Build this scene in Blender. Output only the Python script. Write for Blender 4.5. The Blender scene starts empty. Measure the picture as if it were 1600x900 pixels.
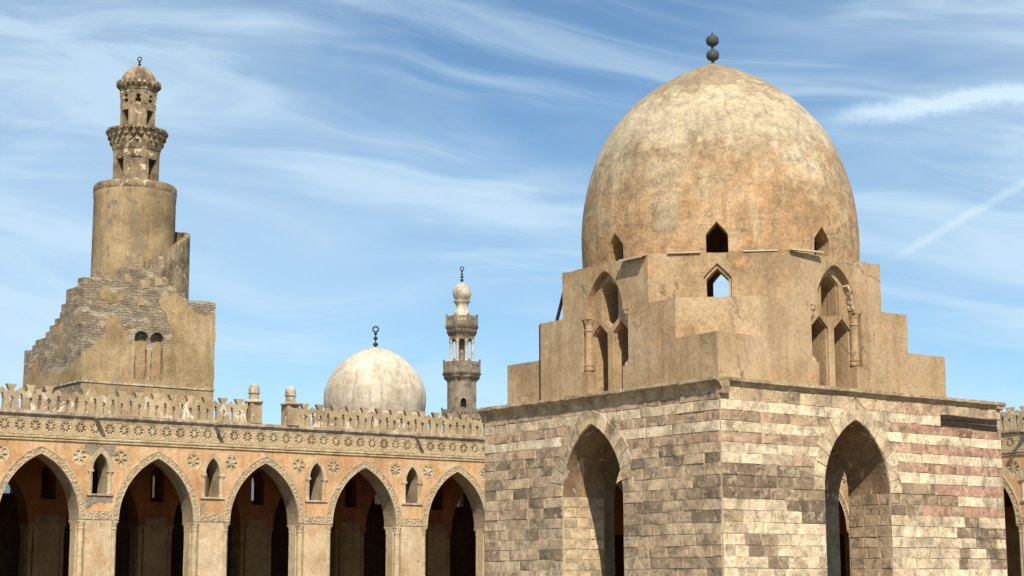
import bpy, bmesh, math, random
from mathutils import Vector, Matrix
from mathutils.geometry import tessellate_polygon

SC = bpy.context.scene
COL = SC.collection
PI = math.pi
rad = math.radians

# ------------------------------------------------------------------ camera
YAW, PITCH, ROLL, FPX, EYE = 0.6479, 0.1672, -0.0029, 2743.5, 1.7
F = Vector((math.sin(YAW)*math.cos(PITCH), math.cos(YAW)*math.cos(PITCH), math.sin(PITCH)))
R0 = Vector((math.cos(YAW), -math.sin(YAW), 0)); U0 = R0.cross(F)
RR = R0*math.cos(ROLL) + U0*math.sin(ROLL); UU = -R0*math.sin(ROLL) + U0*math.cos(ROLL)
cam_d = bpy.data.cameras.new('camera'); cam = bpy.data.objects.new('camera', cam_d); COL.objects.link(cam)
m = Matrix((RR, UU, -F)).transposed().to_4x4(); m.translation = Vector((0, 0, EYE)); cam.matrix_world = m
cam_d.sensor_width = 36; cam_d.lens = FPX/1600*36; cam_d.clip_end = 6000; cam_d.clip_start = 0.5
SC.camera = cam

def pix_dir(x, y):
    return (F*FPX + RR*(x-800) + UU*(450-y)).normalized()

# ------------------------------------------------------------------ sun, sky, exposure
SUN = Vector((-0.50, -0.88, 1.0)).normalized()
SUN_EL = math.asin(SUN.z); SUN_AZ = math.atan2(SUN.x, SUN.y)
sun_d = bpy.data.lights.new('sun', 'SUN'); sun_d.energy = 5.0; sun_d.angle = rad(0.53); sun_d.color = (1.0, 0.900, 0.77)
sun = bpy.data.objects.new('sun', sun_d); COL.objects.link(sun); sun.location = (0, 0, 60)
sun.rotation_euler = SUN.to_track_quat('Z', 'Y').to_euler()
SC.view_settings.view_transform = 'Standard'; SC.view_settings.look = 'None'
SC.view_settings.exposure = 0.22; SC.view_settings.gamma = 1.0; SC.view_settings.use_curve_mapping = False

class G:
    """small node graph helper"""
    def __init__(self, nt): self.nt = nt; nt.nodes.clear()
    def n(self, t, ins=None, **kw):
        nd = self.nt.nodes.new(t)
        for k, v in kw.items(): setattr(nd, k, v)
        for k, v in (ins or {}).items(): self.put(nd.inputs[k], v)
        return nd
    def put(self, sock, v):
        if hasattr(v, 'is_linked') or hasattr(v, 'links'): self.nt.links.new(v, sock)
        elif isinstance(v, (tuple, list)) and len(v) == 3 and sock.type == 'RGBA': sock.default_value = (*v, 1)
        else: sock.default_value = v
    def math(self, op, a, b=0.0, c=0.0, clamp=False):
        nd = self.n('ShaderNodeMath', {0: a, 1: b, 2: c}, operation=op); nd.use_clamp = clamp; return nd.outputs[0]
    def vmath(self, op, a, b=(0, 0, 0)):
        nd = self.n('ShaderNodeVectorMath', {0: a, 1: b}, operation=op)
        return nd.outputs['Value'] if op in ('DOT_PRODUCT', 'LENGTH', 'DISTANCE') else nd.outputs[0]
    def sep(self, v): return self.n('ShaderNodeSeparateXYZ', {0: v}).outputs
    def comb(self, x, y, z): return self.n('ShaderNodeCombineXYZ', {0: x, 1: y, 2: z}).outputs[0]
    def noise(self, vec, scale, detail=6, rough=.6, dist=0.0):
        return self.n('ShaderNodeTexNoise', {'Vector': vec, 'Scale': scale, 'Detail': detail, 'Roughness': rough, 'Distortion': dist}).outputs['Fac']
    def ramp(self, fac, stops, interp='LINEAR'):
        nd = self.n('ShaderNodeValToRGB', {0: fac}); cr = nd.color_ramp; cr.interpolation = interp
        while len(cr.elements) < len(stops): cr.elements.new(.5)
        for e, (p, c) in zip(cr.elements, stops):
            e.position = p; e.color = (c, c, c, 1) if isinstance(c, (int, float)) else (*c, 1)
        return nd.outputs[0]
    def rng(self, v, a, b, lo=0.0, hi=1.0, smooth=True):
        nd = self.n('ShaderNodeMapRange', {0: v, 1: a, 2: b, 3: lo, 4: hi}); nd.interpolation_type = 'SMOOTHSTEP' if smooth else 'LINEAR'
        return nd.outputs[0]
    def mix(self, fac, a, b, mode='MIX'):
        nd = self.n('ShaderNodeMix', {0: fac}, data_type='RGBA', blend_type=mode)
        self.put(nd.inputs[6], a); self.put(nd.inputs[7], b); return nd.outputs[2]

world = bpy.data.worlds.new('World'); SC.world = world; world.use_nodes = True
g = G(world.node_tree)
sky = g.n('ShaderNodeTexSky', sky_type='NISHITA', sun_disc=False, sun_elevation=SUN_EL, sun_rotation=SUN_AZ,
          altitude=0.0, air_density=0.85, dust_density=0.1, ozone_density=1.0)
dirv = g.vmath('NORMALIZE', g.n('ShaderNodeTexCoord').outputs['Generated'])
dx, dy, dz = g.sep(dirv)
# cirrus: noise in azimuth and height, drawn out sideways, with a slow bend
azi = g.math('ARCTAN2', dx, dy)
bend = g.noise(g.comb(g.math('MULTIPLY', azi, 2.2), g.math('MULTIPLY', dz, 5.0), 0.0), 1.0, 3, .5)
el2 = g.math('ADD', g.math('ADD', dz, g.math('MULTIPLY', azi, .10)), g.math('MULTIPLY', bend, .10))
wisp = g.noise(g.comb(g.math('MULTIPLY', azi, 4.5), g.math('MULTIPLY', el2, 30.0), 3.1), 1.0, 8, .56, .7)
veil = g.noise(g.comb(g.math('MULTIPLY', azi, 2.4), g.math('MULTIPLY', el2, 7.0), 8.7), 1.0, 5, .5, .3)
cmask = g.math('ADD', g.math('MULTIPLY', g.rng(wisp, .38, .68), .62), g.math('MULTIPLY', g.rng(veil, .34, .62), .62), clamp=True)
def contrail(p0, p1, w, soft, strength, seed):
    a, b = pix_dir(*p0), pix_dir(*p1); n = a.cross(b).normalized(); t = (b-a).normalized()
    wob = g.math('MULTIPLY', g.math('SUBTRACT', g.noise(g.vmath('ADD', dirv, (seed, 0, 0)), 45, 5, .65), .5), soft)
    d = g.math('ABSOLUTE', g.math('ADD', g.vmath('DOT_PRODUCT', dirv, tuple(n)), wob))
    s = g.vmath('DOT_PRODUCT', dirv, tuple(t))
    s0 = a.dot(t); fade = g.rng(s, s0-.004, s0+.03)
    front = g.rng(g.vmath('DOT_PRODUCT', dirv, tuple(((a+b)/2).normalized())), .94, .97)
    return g.math('MULTIPLY', g.math('MULTIPLY', g.rng(d, w, 0.0), g.math('MULTIPLY', fade, front)), strength)
c1 = contrail((1278, 190), (1600, 143), .0085, .016, .50, 3.0)
c2 = contrail((1372, 418), (1600, 286), .0042, .003, .26, 9.0)
c3 = contrail((700, 310), (930, 266), .0100, .010, .14, 5.0)
cl = g.math('ADD', g.math('ADD', g.math('MULTIPLY', cmask, .72), c1), g.math('ADD', c2, c3), clamp=True)
skyc = g.mix(cl, g.mix(1.0, sky.outputs[0], (.80, 1.00, 1.06), 'MULTIPLY'), (5.8, 7.4, 8.6))
bg = g.n('ShaderNodeBackground', {'Color': skyc, 'Strength': 0.10})
g.nt.links.new(bg.outputs[0], g.n('ShaderNodeOutputWorld').inputs[0])

# ------------------------------------------------------------------ materials
def pbr(name, build, rough=.9, spec=.25):
    mt = bpy.data.materials.new(name); mt.use_nodes = True; k = G(mt.node_tree)
    col, height, dist = build(k)
    p = k.n('ShaderNodeBsdfPrincipled', {'Base Color': col, 'Roughness': rough, 'Specular IOR Level': spec})
    if height is not None:
        b = k.n('ShaderNodeBump', {'Strength': 1.0, 'Distance': dist, 'Height': height}); k.nt.links.new(b.outputs[0], p.inputs['Normal'])
    k.nt.links.new(p.outputs[0], k.n('ShaderNodeOutputMaterial').inputs[0]); return mt

def POS(k): return k.n('ShaderNodeNewGeometry').outputs['Position']
def stretch(k, p, x, y, z): return k.vmath('MULTIPLY', p, (x, y, z))

def cracks(k, p, sc):
    w = k.n('ShaderNodeTexNoise', {'Vector': p, 'Scale': 1.3, 'Detail': 8, 'Roughness': .7}).outputs['Color']
    q = k.vmath('ADD', p, k.vmath('MULTIPLY', w, (.9, .9, .9)))
    v = k.n('ShaderNodeTexVoronoi', {'Vector': q, 'Scale': sc}, feature='DISTANCE_TO_EDGE').outputs['Distance']
    return k.math('MULTIPLY', k.rng(v, .012*sc*3, .002), k.rng(k.noise(p, .5, 4, .6), .48, .58))
def plaster(name, c_lo, c_mid, c_hi, patch=None, patch_lo=.6, patch_hi=.68, scale=.55, streak=.35, bumpd=.03, fine=9.0, med_lo=.84, med_hi=1.12, vary=.06, crack=0):
    def b(k):
        p = POS(k)
        a = k.noise(p, scale, 9, .62, .25)
        col = k.ramp(a, [(.37, c_lo), (.50, c_mid), (.63, c_hi)])
        st = k.noise(stretch(k, p, 2.6, 2.6, .22), 1.0, 7, .62, .2)
        col = k.mix(k.rng(st, .47, .68, 0, streak), col, tuple(c*.55 for c in c_lo))
        med = k.noise(p, scale*5.5, 8, .7, .6)
        col = k.mix(1.0, col, k.ramp(med, [(.36, med_lo), (.5, 1.0), (.64, med_hi)]), 'MULTIPLY')
        st2 = k.noise(stretch(k, p, 3.3, 3.3, .30), 1.0, 6, .6, .1)
        col = k.mix(k.rng(st2, .54, .74, 0, streak), col, tuple(min(1, c*1.18) for c in c_hi))
        if patch:
            pn = k.noise(p, scale*1.9, 8, .66, .5)
            col = k.mix(k.rng(pn, patch_lo, patch_hi), col, patch)
        fn = k.noise(p, fine, 9, .72)
        col = k.mix(1.0, col, k.ramp(fn, [(.34, .72), (.5, 1.0), (.66, 1.20)]), 'MULTIPLY')
        pit = k.noise(p, 3.1, 6, .7)
        col = k.mix(k.rng(pit, .63, .70, 0, .55), col, tuple(c*.4 for c in c_lo))
        rn = k.n('ShaderNodeObjectInfo').outputs['Random']
        col = k.mix(1.0, col, k.ramp(rn, [(0, 1-vary), (1, 1+vary)]), 'MULTIPLY')
        if crack:
            cm = cracks(k, p, crack); col = k.mix(k.math('MULTIPLY', cm, .65), col, tuple(c*.3 for c in c_lo))
        h = k.math('ADD', k.math('MULTIPLY', fn, .4), k.math('ADD', k.math('MULTIPLY', a, .8), k.math('MULTIPLY', k.rng(pit, .63, .70), -.5)))
        return col, h, bumpd
    return pbr(name, b)

M = {}
M['tier'] = plaster('aged_tan_plaster', (.305, .203, .107), (.408, .284, .158), (.470, .340, .205), (.50, .275, .125), .60, .70, .42, .30, .02, 9.0, .90, 1.08, .02, .45)
M['arc'] = plaster('orange_plaster', (.425, .240, .112), (.525, .312, .155), (.580, .385, .215), (.52, .42, .27), .60, .65, .45, .30, .02)
M['inner'] = plaster('shade_toned_inner_plaster', (.190, .062, .020), (.250, .088, .028), (.300, .115, .040), None, 0, 0, .45, .20, .02)  # inner row's plaster, with the gallery's shade put into its colour
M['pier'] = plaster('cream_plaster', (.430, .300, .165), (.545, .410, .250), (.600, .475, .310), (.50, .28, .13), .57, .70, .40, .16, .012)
M['innerpier'] = plaster('shade_toned_inner_pier', (.210, .122, .050), (.270, .165, .070), (.310, .200, .092), None, 0, 0, .40, .20, .012)  # pier plaster of the inner row, darkened so its colour carries the shade
M['backwall'] = plaster('shade_toned_back_wall', (.070, .034, .018), (.095, .048, .026), (.12, .065, .036), None, 0, 0, .5, .2, .02)  # near-black colour stands in for the deep shade at the gallery's back
M['trim'] = plaster('cream_stucco', (.380, .280, .160), (.490, .385, .235), (.570, .460, .300), (.36, .26, .15), .56, .64, 1.1, .26, .02, 14, .84, 1.12, .13)
M['reveal'] = plaster('grey_reveal_plaster', (.250, .185, .110), (.330, .255, .162), (.390, .310, .210), (.33, .21, .11), .60, .70, .8, .22, .02, 12)
M['merlon'] = plaster('weathered_stucco', (.300, .215, .125), (.420, .315, .185), (.480, .370, .230), (.62, .54, .40), .57, .60, .55, .22, .02, 12, .84, 1.12, .14)
M['ledge'] = plaster('grey_ledge_stone', (.270, .210, .140), (.420, .345, .240), (.560, .480, .360), None, 0, 0, 2.2, .40, .03, 12)
M['cornice'] = plaster('brown_cornice_stone', (.260, .185, .105), (.370, .280, .165), (.480, .380, .245), None, 0, 0, 1.4, .40, .04, 10)
M['ochre'] = plaster('ochre_render', (.270, .188, .092), (.375, .268, .138), (.440, .328, .185), (.45, .255, .12), .58, .70, .38, .34, .05)
M['drum'] = plaster('patched_ochre_render', (.250, .178, .092), (.365, .265, .140), (.440, .328, .185), (.26, .200, .13), .555, .59, .30, .40, .05)
M['mdome'] = plaster('pale_dome_plaster', (.36, .30, .215), (.50, .43, .32), (.60, .53, .41), (.50, .40, .23), .56, .70, .30, .45, .02)
M['mstone'] = plaster('old_tower_stone', (.135, .098, .058), (.250, .188, .115), (.350, .272, .172), (.54, .44, .29), .57, .615, 1.0, .45, .03, 10)
M['rstone'] = plaster('grey_minaret_stone', (.140, .112, .078), (.220, .178, .124), (.300, .248, .176), None, 0, 0, 1.1, .40, .02, 10)
M['rpale'] = plaster('pale_minaret_stone', (.36, .30, .21), (.50, .43, .32), (.60, .52, .40), None, 0, 0, 1.0, .35, .01, 10)
M['ground'] = plaster('darkened_paving', (.15, .115, .080), (.19, .150, .105), (.22, .178, .130), None, 0, 0, .2, .1, .01)  # darker than the pale paving, to cut light bounced into the arcades
M['floor'] = plaster('darkened_floor', (.06, .042, .028), (.08, .058, .038), (.10, .072, .05), None, 0, 0, .5, .1, .01)  # unseen gallery floor, coloured dark so less light bounces up inside
M['jamb'] = plaster('jamb_plaster', (.30, .225, .130), (.40, .310, .190), (.46, .365, .235), (.27, .20, .115), .60, .66, .7, .2, .03)
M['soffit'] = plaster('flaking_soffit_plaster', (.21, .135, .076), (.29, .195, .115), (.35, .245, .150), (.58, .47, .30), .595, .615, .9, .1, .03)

def dome_mat():
    def b(k):
        p = POS(k); x, y, z = k.sep(p)
        a = k.noise(p, .45, 10, .68, .35)
        low = k.ramp(a, [(.37, (.36, .225, .115)), (.5, (.475, .292, .145)), (.62, (.530, .365, .200))])
        high = k.ramp(a, [(.37, (.28, .205, .120)), (.5, (.41, .320, .195)), (.62, (.53, .440, .295))])
        up = k.rng(k.math('ADD', z, k.math('MULTIPLY', k.math('SUBTRACT', k.noise(p, .7, 8, .68), .5), 9.0)), 14.2, 17.6)
        col = k.mix(up, low, high)
        band = k.noise(stretch(k, p, .25, .25, 2.2), 1.0, 9, .68, 1.2)
        col = k.mix(k.rng(band, .50, .64, 0, .50), col, (.270, .200, .118))
        st = k.noise(stretch(k, p, 2.3, 2.3, .32), 1.0, 9, .70, .3)
        col = k.mix(k.rng(st, .52, .66, 0, .50), col, (.58, .48, .325))
        st3 = k.noise(stretch(k, p, 1.6, 1.6, .22), 1.3, 9, .70, .3)
        col = k.mix(k.rng(st3, .50, .68, 0, .60), col, (.235, .170, .098))
        # ragged pale limewash girdle and grey crown, as on the real dome
        zz = k.math('ADD', z, k.math('MULTIPLY', k.math('SUBTRACT', k.noise(stretch(k, p, 1.2, 1.2, .7), 1.1, 9, .74), .5), 4.6))
        gird = k.math('MULTIPLY', k.rng(zz, 16.8, 17.8), k.rng(zz, 19.5, 18.9))
        col = k.mix(k.math('MULTIPLY', gird, .42), col, (.60, .51, .355))
        crown = k.rng(zz, 19.1, 19.8); col = k.mix(k.math('MULTIPLY', crown, .62), col, (.31, .235, .145))
        med = k.noise(p, 2.6, 9, .74, .5)
        col = k.mix(1.0, col, k.ramp(med, [(.36, .70), (.5, 1.0), (.64, 1.20)]), 'MULTIPLY')
        sp = k.noise(p, 1.9, 9, .78); col = k.mix(k.rng(sp, .61, .67, 0, .65), col, (.20, .140, .078))
        fn = k.noise(p, 8.0, 10, .78)
        col = k.mix(1.0, col, k.ramp(fn, [(.33, .70), (.5, 1.0), (.67, 1.22)]), 'MULTIPLY')
        cm = cracks(k, p, .38); col = k.mix(k.math('MULTIPLY', cm, .6), col, (.13, .085, .045))
        h = k.math('ADD', k.math('MULTIPLY', fn, .5), k.math('ADD', k.math('MULTIPLY', med, 1.0), k.math('MULTIPLY', sp, -.4)))
        return col, h, .06
    return pbr('weathered_dome_plaster', b)
M['dome'] = dome_mat()

def block_mat():
    def b(k):
        p = POS(k); oi = k.n('ShaderNodeObjectInfo'); base = oi.outputs['Color']; rnd = oi.outputs['Random']
        q = k.vmath('ADD', p, k.comb(k.math('MULTIPLY', rnd, 31.0), k.math('MULTIPLY', rnd, 17.0), 0.0))
        a = k.noise(q, 1.5, 10, .68, .5)
        col = k.mix(1.0, base, k.ramp(a, [(.37, .54), (.5, 1.0), (.63, 1.36)]), 'MULTIPLY')
        crust = k.noise(q, 2.6, 9, .72, .8)
        col = k.mix(k.rng(crust, .53, .60, 0, .6), col, (.63, .505, .345))
        soot = k.noise(stretch(k, p, 1.2, 1.2, .7), 1.9, 9, .7, .4)
        col = k.mix(k.rng(soot, .55, .66, 0, .62), col, (.215, .155, .092))
        fn = k.noise(p, 9, 10, .78)
        col = k.mix(1.0, col, k.ramp(fn, [(.34, .66), (.5, 1.0), (.66, 1.22)]), 'MULTIPLY')
        pit = k.noise(p, 5.5, 8, .8)
        pm = k.rng(pit, .60, .68)
        col = k.mix(k.math('MULTIPLY', pm, .6), col, (.12, .085, .05))
        h = k.math('ADD', k.math('ADD', k.math('MULTIPLY', fn, .7), k.math('MULTIPLY', a, .8)), k.math('MULTIPLY', pm, -.8))
        return col, h, .06
    return pbr('weathered_stone_block', b, .92)
M['block'] = block_mat()
M['mortar'] = plaster('lime_mortar', (.33, .255, .155), (.43, .345, .22), (.52, .43, .29), (.26, .19, .11), .62, .7, .9, .2, .03, 12)

def carved(name, c0, c1, scale, dist):
    def b(k):
        p = POS(k)
        v = k.n('ShaderNodeTexVoronoi', {'Vector': p, 'Scale': scale}, feature='F1').outputs['Distance']
        w = k.noise(p, scale*1.3, 4, .6)
        t = k.math('ADD', v, k.math('MULTIPLY', w, .5))
        col = k.mix(k.rng(t, .35, 1.05, 0, .85), c1, c0)
        return k.mix(1.0, col, k.ramp(k.noise(p, 2, 6, .7), [(.3, .8), (.7, 1.15)]), 'MULTIPLY'), k.math('MULTIPLY', t, -1.0), dist
    return pbr(name, b)
M['carved'] = carved('carved_stucco', (.33, .24, .135), (.54, .43, .275), 7.0, .07)
M['frieze'] = carved('carved_frieze_stucco', (.40, .285, .150), (.52, .40, .24), 7.0, .03)

def masonry(name, c0, c1, cm, scale, w, h, uv):
    def b(k):
        p = POS(k); x, y, z = k.sep(p)
        u = k.math('SUBTRACT', x, y)
        jit = k.math('MULTIPLY', k.math('SUBTRACT', k.noise(p, 1.1, 5, .65), .5), .55)
        br = k.n('ShaderNodeTexBrick', {'Vector': k.comb(k.math('ADD', u, jit), k.math('ADD', z, jit), 0.0), 'Color1': c0, 'Color2': c1, 'Mortar': cm, 'Scale': 1.0,
                 'Mortar Size': .016, 'Mortar Smooth': .5, 'Bias': 0.0, 'Brick Width': w, 'Row Height': h})
        a = k.noise(p, 1.0, 9, .7, .4)
        col = k.mix(1.0, br.outputs['Color'], k.ramp(a, [(.3, .62), (.5, 1.0), (.7, 1.35)]), 'MULTIPLY')
        wh = k.noise(stretch(k, p, .5, .5, 1.4), 1.0, 9, .7, .6)
        col = k.mix(k.rng(wh, .53, .59, 0, .75), col, (.54, .45, .30))
        fn = k.noise(p, 7, 8, .75)
        col = k.mix(1.0, col, k.ramp(fn, [(.25, .7), (.75, 1.25)]), 'MULTIPLY')
        hh = k.math('ADD', k.math('MULTIPLY', br.outputs['Fac'], -1.0), k.math('ADD', k.math('MULTIPLY', a, 1.2), fn))
        return col, hh, .06
    return pbr(name, b)
M['rubble'] = masonry('coursed_rubble', (.235, .182, .122), (.345, .278, .190), (.185, .140, .092), 1, .52, .20, 0)
M['brick'] = masonry('bare_grey_brick', (.27, .22, .155), (.36, .30, .22), (.42, .35, .25), 1, .24, .09, 0)

def plain(name, col, rough=.7, metal=0.0, var=.2):
    def b(k):
        n = k.noise(POS(k), 6, 6, .7)
        return k.mix(1.0, col, k.ramp(n, [(.25, 1-var), (.75, 1+var)]), 'MULTIPLY'), n, .01
    mt = pbr(name, b, rough)
    return mt
M['lead'] = plain('dark_lead', (.060, .066, .066), .6)
M['bronze'] = plain('dark_bronze', (.035, .034, .030), .55)
M['wood'] = plain('dark_old_timber', (.036, .026, .018), .9, 0, .6)
M['palewood'] = plain('sun_bleached_board', (.50, .42, .30), .8, 0, .25)
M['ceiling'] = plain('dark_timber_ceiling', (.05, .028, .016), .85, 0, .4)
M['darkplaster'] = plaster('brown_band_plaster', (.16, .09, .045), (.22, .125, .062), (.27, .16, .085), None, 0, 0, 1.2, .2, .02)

# ------------------------------------------------------------------ mesh helpers
def link(name, me, mat, parent=None, loc=None):
    o = bpy.data.objects.new(name, me)
    if mat is not None and len(me.materials) == 0: me.materials.append(mat)
    COL.objects.link(o)
    if mat is not None and me.materials[0] is not mat: o.material_slots[0].link = 'OBJECT'; o.material_slots[0].material = mat
    if parent is not None: o.parent = parent
    if loc is not None: o.location = loc
    return o
def mesh(name, verts, faces, smooth=False):
    me = bpy.data.meshes.new(name); me.from_pydata([tuple(v) for v in verts], [], faces); me.validate()
    bm = bmesh.new(); bm.from_mesh(me); bmesh.ops.recalc_face_normals(bm, faces=bm.faces); bm.to_mesh(me); bm.free()
    if smooth: me.polygons.foreach_set('use_smooth', [True]*len(me.polygons))
    return me
def thing(name, label, cat, loc=(0, 0, 0), rz=0.0, group=None):
    o = bpy.data.objects.new(name, None); COL.objects.link(o); o.location = loc; o.rotation_euler = (0, 0, rz)
    return tag(o, label, cat, group)
def tag(o, label, cat, group=None):
    o['label'] = label; o['category'] = cat
    if group: o['group'] = group
    return o
# frames: (u, d, z) -> point; d is outward
def frame(o, U, N):
    o, U, N = Vector(o), Vector(U), Vector(N)
    return lambda u, d, z: o + U*u + N*d + Vector((0, 0, z))
def plate_mesh(name, outer, holes, fr, d0, d1):
    """solid plate of a polygon with holes; front at d0, back at d1 (d1 < d0)"""
    loops = [list(outer)] + [list(h) for h in holes]
    tris = tessellate_polygon([[Vector((a, b, 0)) for a, b in l] for l in loops])
    pts = [p for l in loops for p in l]; n = len(pts)
    v = [fr(a, d0, b) for a, b in pts] + [fr(a, d1, b) for a, b in pts]
    f = [tuple(t) for t in tris] + [tuple(i+n for i in reversed(t)) for t in tris]
    s = 0
    for l in loops:
        k = len(l)
        for i in range(k): a, b = s+i, s+(i+1) % k; f.append((a, b, b+n, a+n))
        s += k
    return mesh(name, v, f)
def plate(name, outer, holes, fr, d0, d1, mat, parent): return link(name, plate_mesh(name, outer, holes, fr, d0, d1), mat, parent)
def box_pts(x0, x1, y0, y1, z0, z1):
    v = [(x, y, z) for z in (z0, z1) for y in (y0, y1) for x in (x0, x1)]
    return v, [(0, 2, 3, 1), (4, 5, 7, 6), (0, 1, 5, 4), (2, 6, 7, 3), (0, 4, 6, 2), (1, 3, 7, 5)]
class MB:
    def __init__(self): self.v = []; self.f = []
    def add(self, v, f): k = len(self.v); self.v += [tuple(p) for p in v]; self.f += [tuple(i+k for i in q) for q in f]; return self
    def box(self, *a): return self.add(*box_pts(*a))
    def ngon_prism(self, pts, z0, z1):
        n = len(pts); return self.add([(x, y, z0) for x, y in pts] + [(x, y, z1) for x, y in pts],
            [tuple(reversed(range(n))), tuple(range(n, 2*n))] + [(i, (i+1) % n, n+(i+1) % n, n+i) for i in range(n)])
    def lathe(self, prof, n=32, c=(0, 0), a0=0.0, rf=None):
        k = len(prof); v = []
        for j in range(n):
            t = a0 + 2*PI*j/n
            for r, z in prof:
                r2 = r*(rf(t, z) if rf else 1); v.append((c[0]+r2*math.cos(t), c[1]+r2*math.sin(t), z))
        f = []
        for j in range(n):
            b = (j+1) % n
            for i in range(k-1): f.append((j*k+i, b*k+i, b*k+i+1, j*k+i+1))
        if prof[0][0] > 1e-3: f.append(tuple(j*k for j in range(n)))
        if prof[-1][0] > 1e-3: f.append(tuple(j*k+k-1 for j in range(n)))
        return self.add(v, f)
    def tube(self, p, q, r, n=8):
        p, q = Vector(p), Vector(q); ax = (q-p).normalized(); a = ax.orthogonal().normalized(); b = ax.cross(a)
        v = [c + (a*math.cos(2*PI*i/n) + b*math.sin(2*PI*i/n))*r for c in (p, q) for i in range(n)]
        return self.add(v, [(i, (i+1) % n, n+(i+1) % n, n+i) for i in range(n)] + [tuple(reversed(range(n))), tuple(range(n, 2*n))])
    def torus(self, c, U, V, r, w, n=20, k=6):
        c, U, V = Vector(c), Vector(U), Vector(V); W = U.cross(V); vv = []
        for i in range(n):
            t = 2*PI*i/n; e = U*math.cos(t)+V*math.sin(t)
            for j in range(k): s = 2*PI*j/k; vv.append(c + e*(r+w*math.cos(s)) + W*(w*math.sin(s)))
        return self.add(vv, [(i*k+j, ((i+1) % n)*k+j, ((i+1) % n)*k+(j+1) % k, i*k+(j+1) % k) for i in range(n) for j in range(k)])
    def me(self, name, smooth=False): return mesh(name, self.v, self.f, smooth)
    def obj(self, name, mat, parent=None, smooth=False): return link(name, self.me(name, smooth), mat, parent)
def smooth_by_angle(o, deg=35):
    me = o.data; me.polygons.foreach_set('use_smooth', [True]*len(me.polygons))
    me.set_sharp_from_angle(angle=rad(deg)); return o
def profile_strip(name, prof, fr, u0, u1, mat, parent, rnd=None, seg=None, jit=0.0):
    """moulding: closed profile [(d, z)] swept along u; jit wears it"""
    n = len(prof); us = [u0, u1] if not seg else [u0+(u1-u0)*i/seg for i in range(seg+1)]
    v = []
    for u in us:
        for d, z in prof:
            j = rnd.uniform(-jit, jit) if rnd else 0; j2 = rnd.uniform(-jit, jit) if rnd else 0
            v.append(fr(u, d+j, z+j2*.7))
    f = [tuple(range(n)), tuple((len(us)-1)*n+i for i in range(n))]
    for s in range(len(us)-1):
        for i in range(n): f.append((s*n+i, s*n+(i+1) % n, (s+1)*n+(i+1) % n, (s+1)*n+i))
    return link(name, mesh(name, v, f), mat, parent)
def arch(hw, zs, za, n=12, c=0.0):
    """pointed arch from right spring over the apex to left spring"""
    h = za-zs; Rr = (h*h+hw*hw)/(2*hw); cx = hw-Rr; t1 = math.atan2(h, -cx)
    right = [(cx+Rr*math.cos(t1*i/n), zs+Rr*math.sin(t1*i/n)) for i in range(n+1)]
    right[-1] = (0.0, za)
    return [(c+x, z) for x, z in right] + [(c-x, z) for x, z in reversed(right[:-1])]
def arch_hw(hw, zs, za, z):
    if z <= zs: return hw
    if z >= za: return 0.0
    h = za-zs; Rr = (h*h+hw*hw)/(2*hw); return max(0.0, hw-Rr+math.sqrt(max(0, Rr*Rr-(z-zs)**2)))
def ngon(n, r, c=(0, 0), a0=0.0): return [(c[0]+r*math.cos(a0+2*PI*i/n), c[1]+r*math.sin(a0+2*PI*i/n)) for i in range(n)]
def bool_cut(o, cutters):
    for c in cutters:
        md = o.modifiers.new('cut', 'BOOLEAN'); md.operation = 'DIFFERENCE'; md.solver = 'EXACT'; md.object = c
    dg = bpy.context.evaluated_depsgraph_get(); dg.update()
    me = bpy.data.meshes.new_from_object(o.evaluated_get(dg)); o.modifiers.clear(); o.data = me
    for c in cutters: bpy.data.objects.remove(c)
    return o

# ------------------------------------------------------------------ the setting
gv = []; gf = []
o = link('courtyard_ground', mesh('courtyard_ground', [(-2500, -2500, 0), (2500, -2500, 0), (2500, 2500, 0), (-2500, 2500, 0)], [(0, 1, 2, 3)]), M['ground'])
o['kind'] = 'structure'

# ------------------------------------------------------------------ pavilion
rnd = random.Random(7)
CX, CY = 45.058, 46.668
pav = thing('ablution_pavilion', 'large domed stone pavilion with striped block walls standing in the courtyard', 'pavilion', (CX, CY, 0))
XL, XR, YF, YB = -6.307, 7.766, -6.374, 6.251      # base extents about the dome axis
ZTOP, HW, ZSP, ZAP, WT = 8.0, 1.622, 4.73, 7.138, 1.905
FRT = frame((0, YF, 0), (1, 0, 0), (0, -1, 0)); LFT = frame((XL, 0, 0), (0, -1, 0), (-1, 0, 0))
BCK = frame((0, YB, 0), (-1, 0, 0), (0, 1, 0)); RGT = frame((XR, 0, 0), (0, 1, 0), (1, 0, 0))
e = .004
ar = arch(HW, ZSP, ZAP, 14)
def base_wall(fr, u0, u1):
    outer = [(u0, 0), (-HW, 0)] + list(reversed(ar)) + [(HW, 0), (u1, 0), (u1, ZTOP), (u0, ZTOP)]
    return plate('base_wall', outer, [], fr, 0, -WT, M['mortar'], pav)
wf = base_wall(FRT, XL+e, XR-e); wl = base_wall(LFT, -YB+e, -YF-e); wb = base_wall(BCK, -XR+e, -XL-e); wr = base_wall(RGT, YF+e, YB-e)
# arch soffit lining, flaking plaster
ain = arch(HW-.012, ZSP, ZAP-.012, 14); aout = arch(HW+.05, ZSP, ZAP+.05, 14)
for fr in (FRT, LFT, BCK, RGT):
    plate('soffit_plaster', ain + list(reversed(aout)), [], fr, -.02, -WT+.02, M['soffit'], pav)

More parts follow.
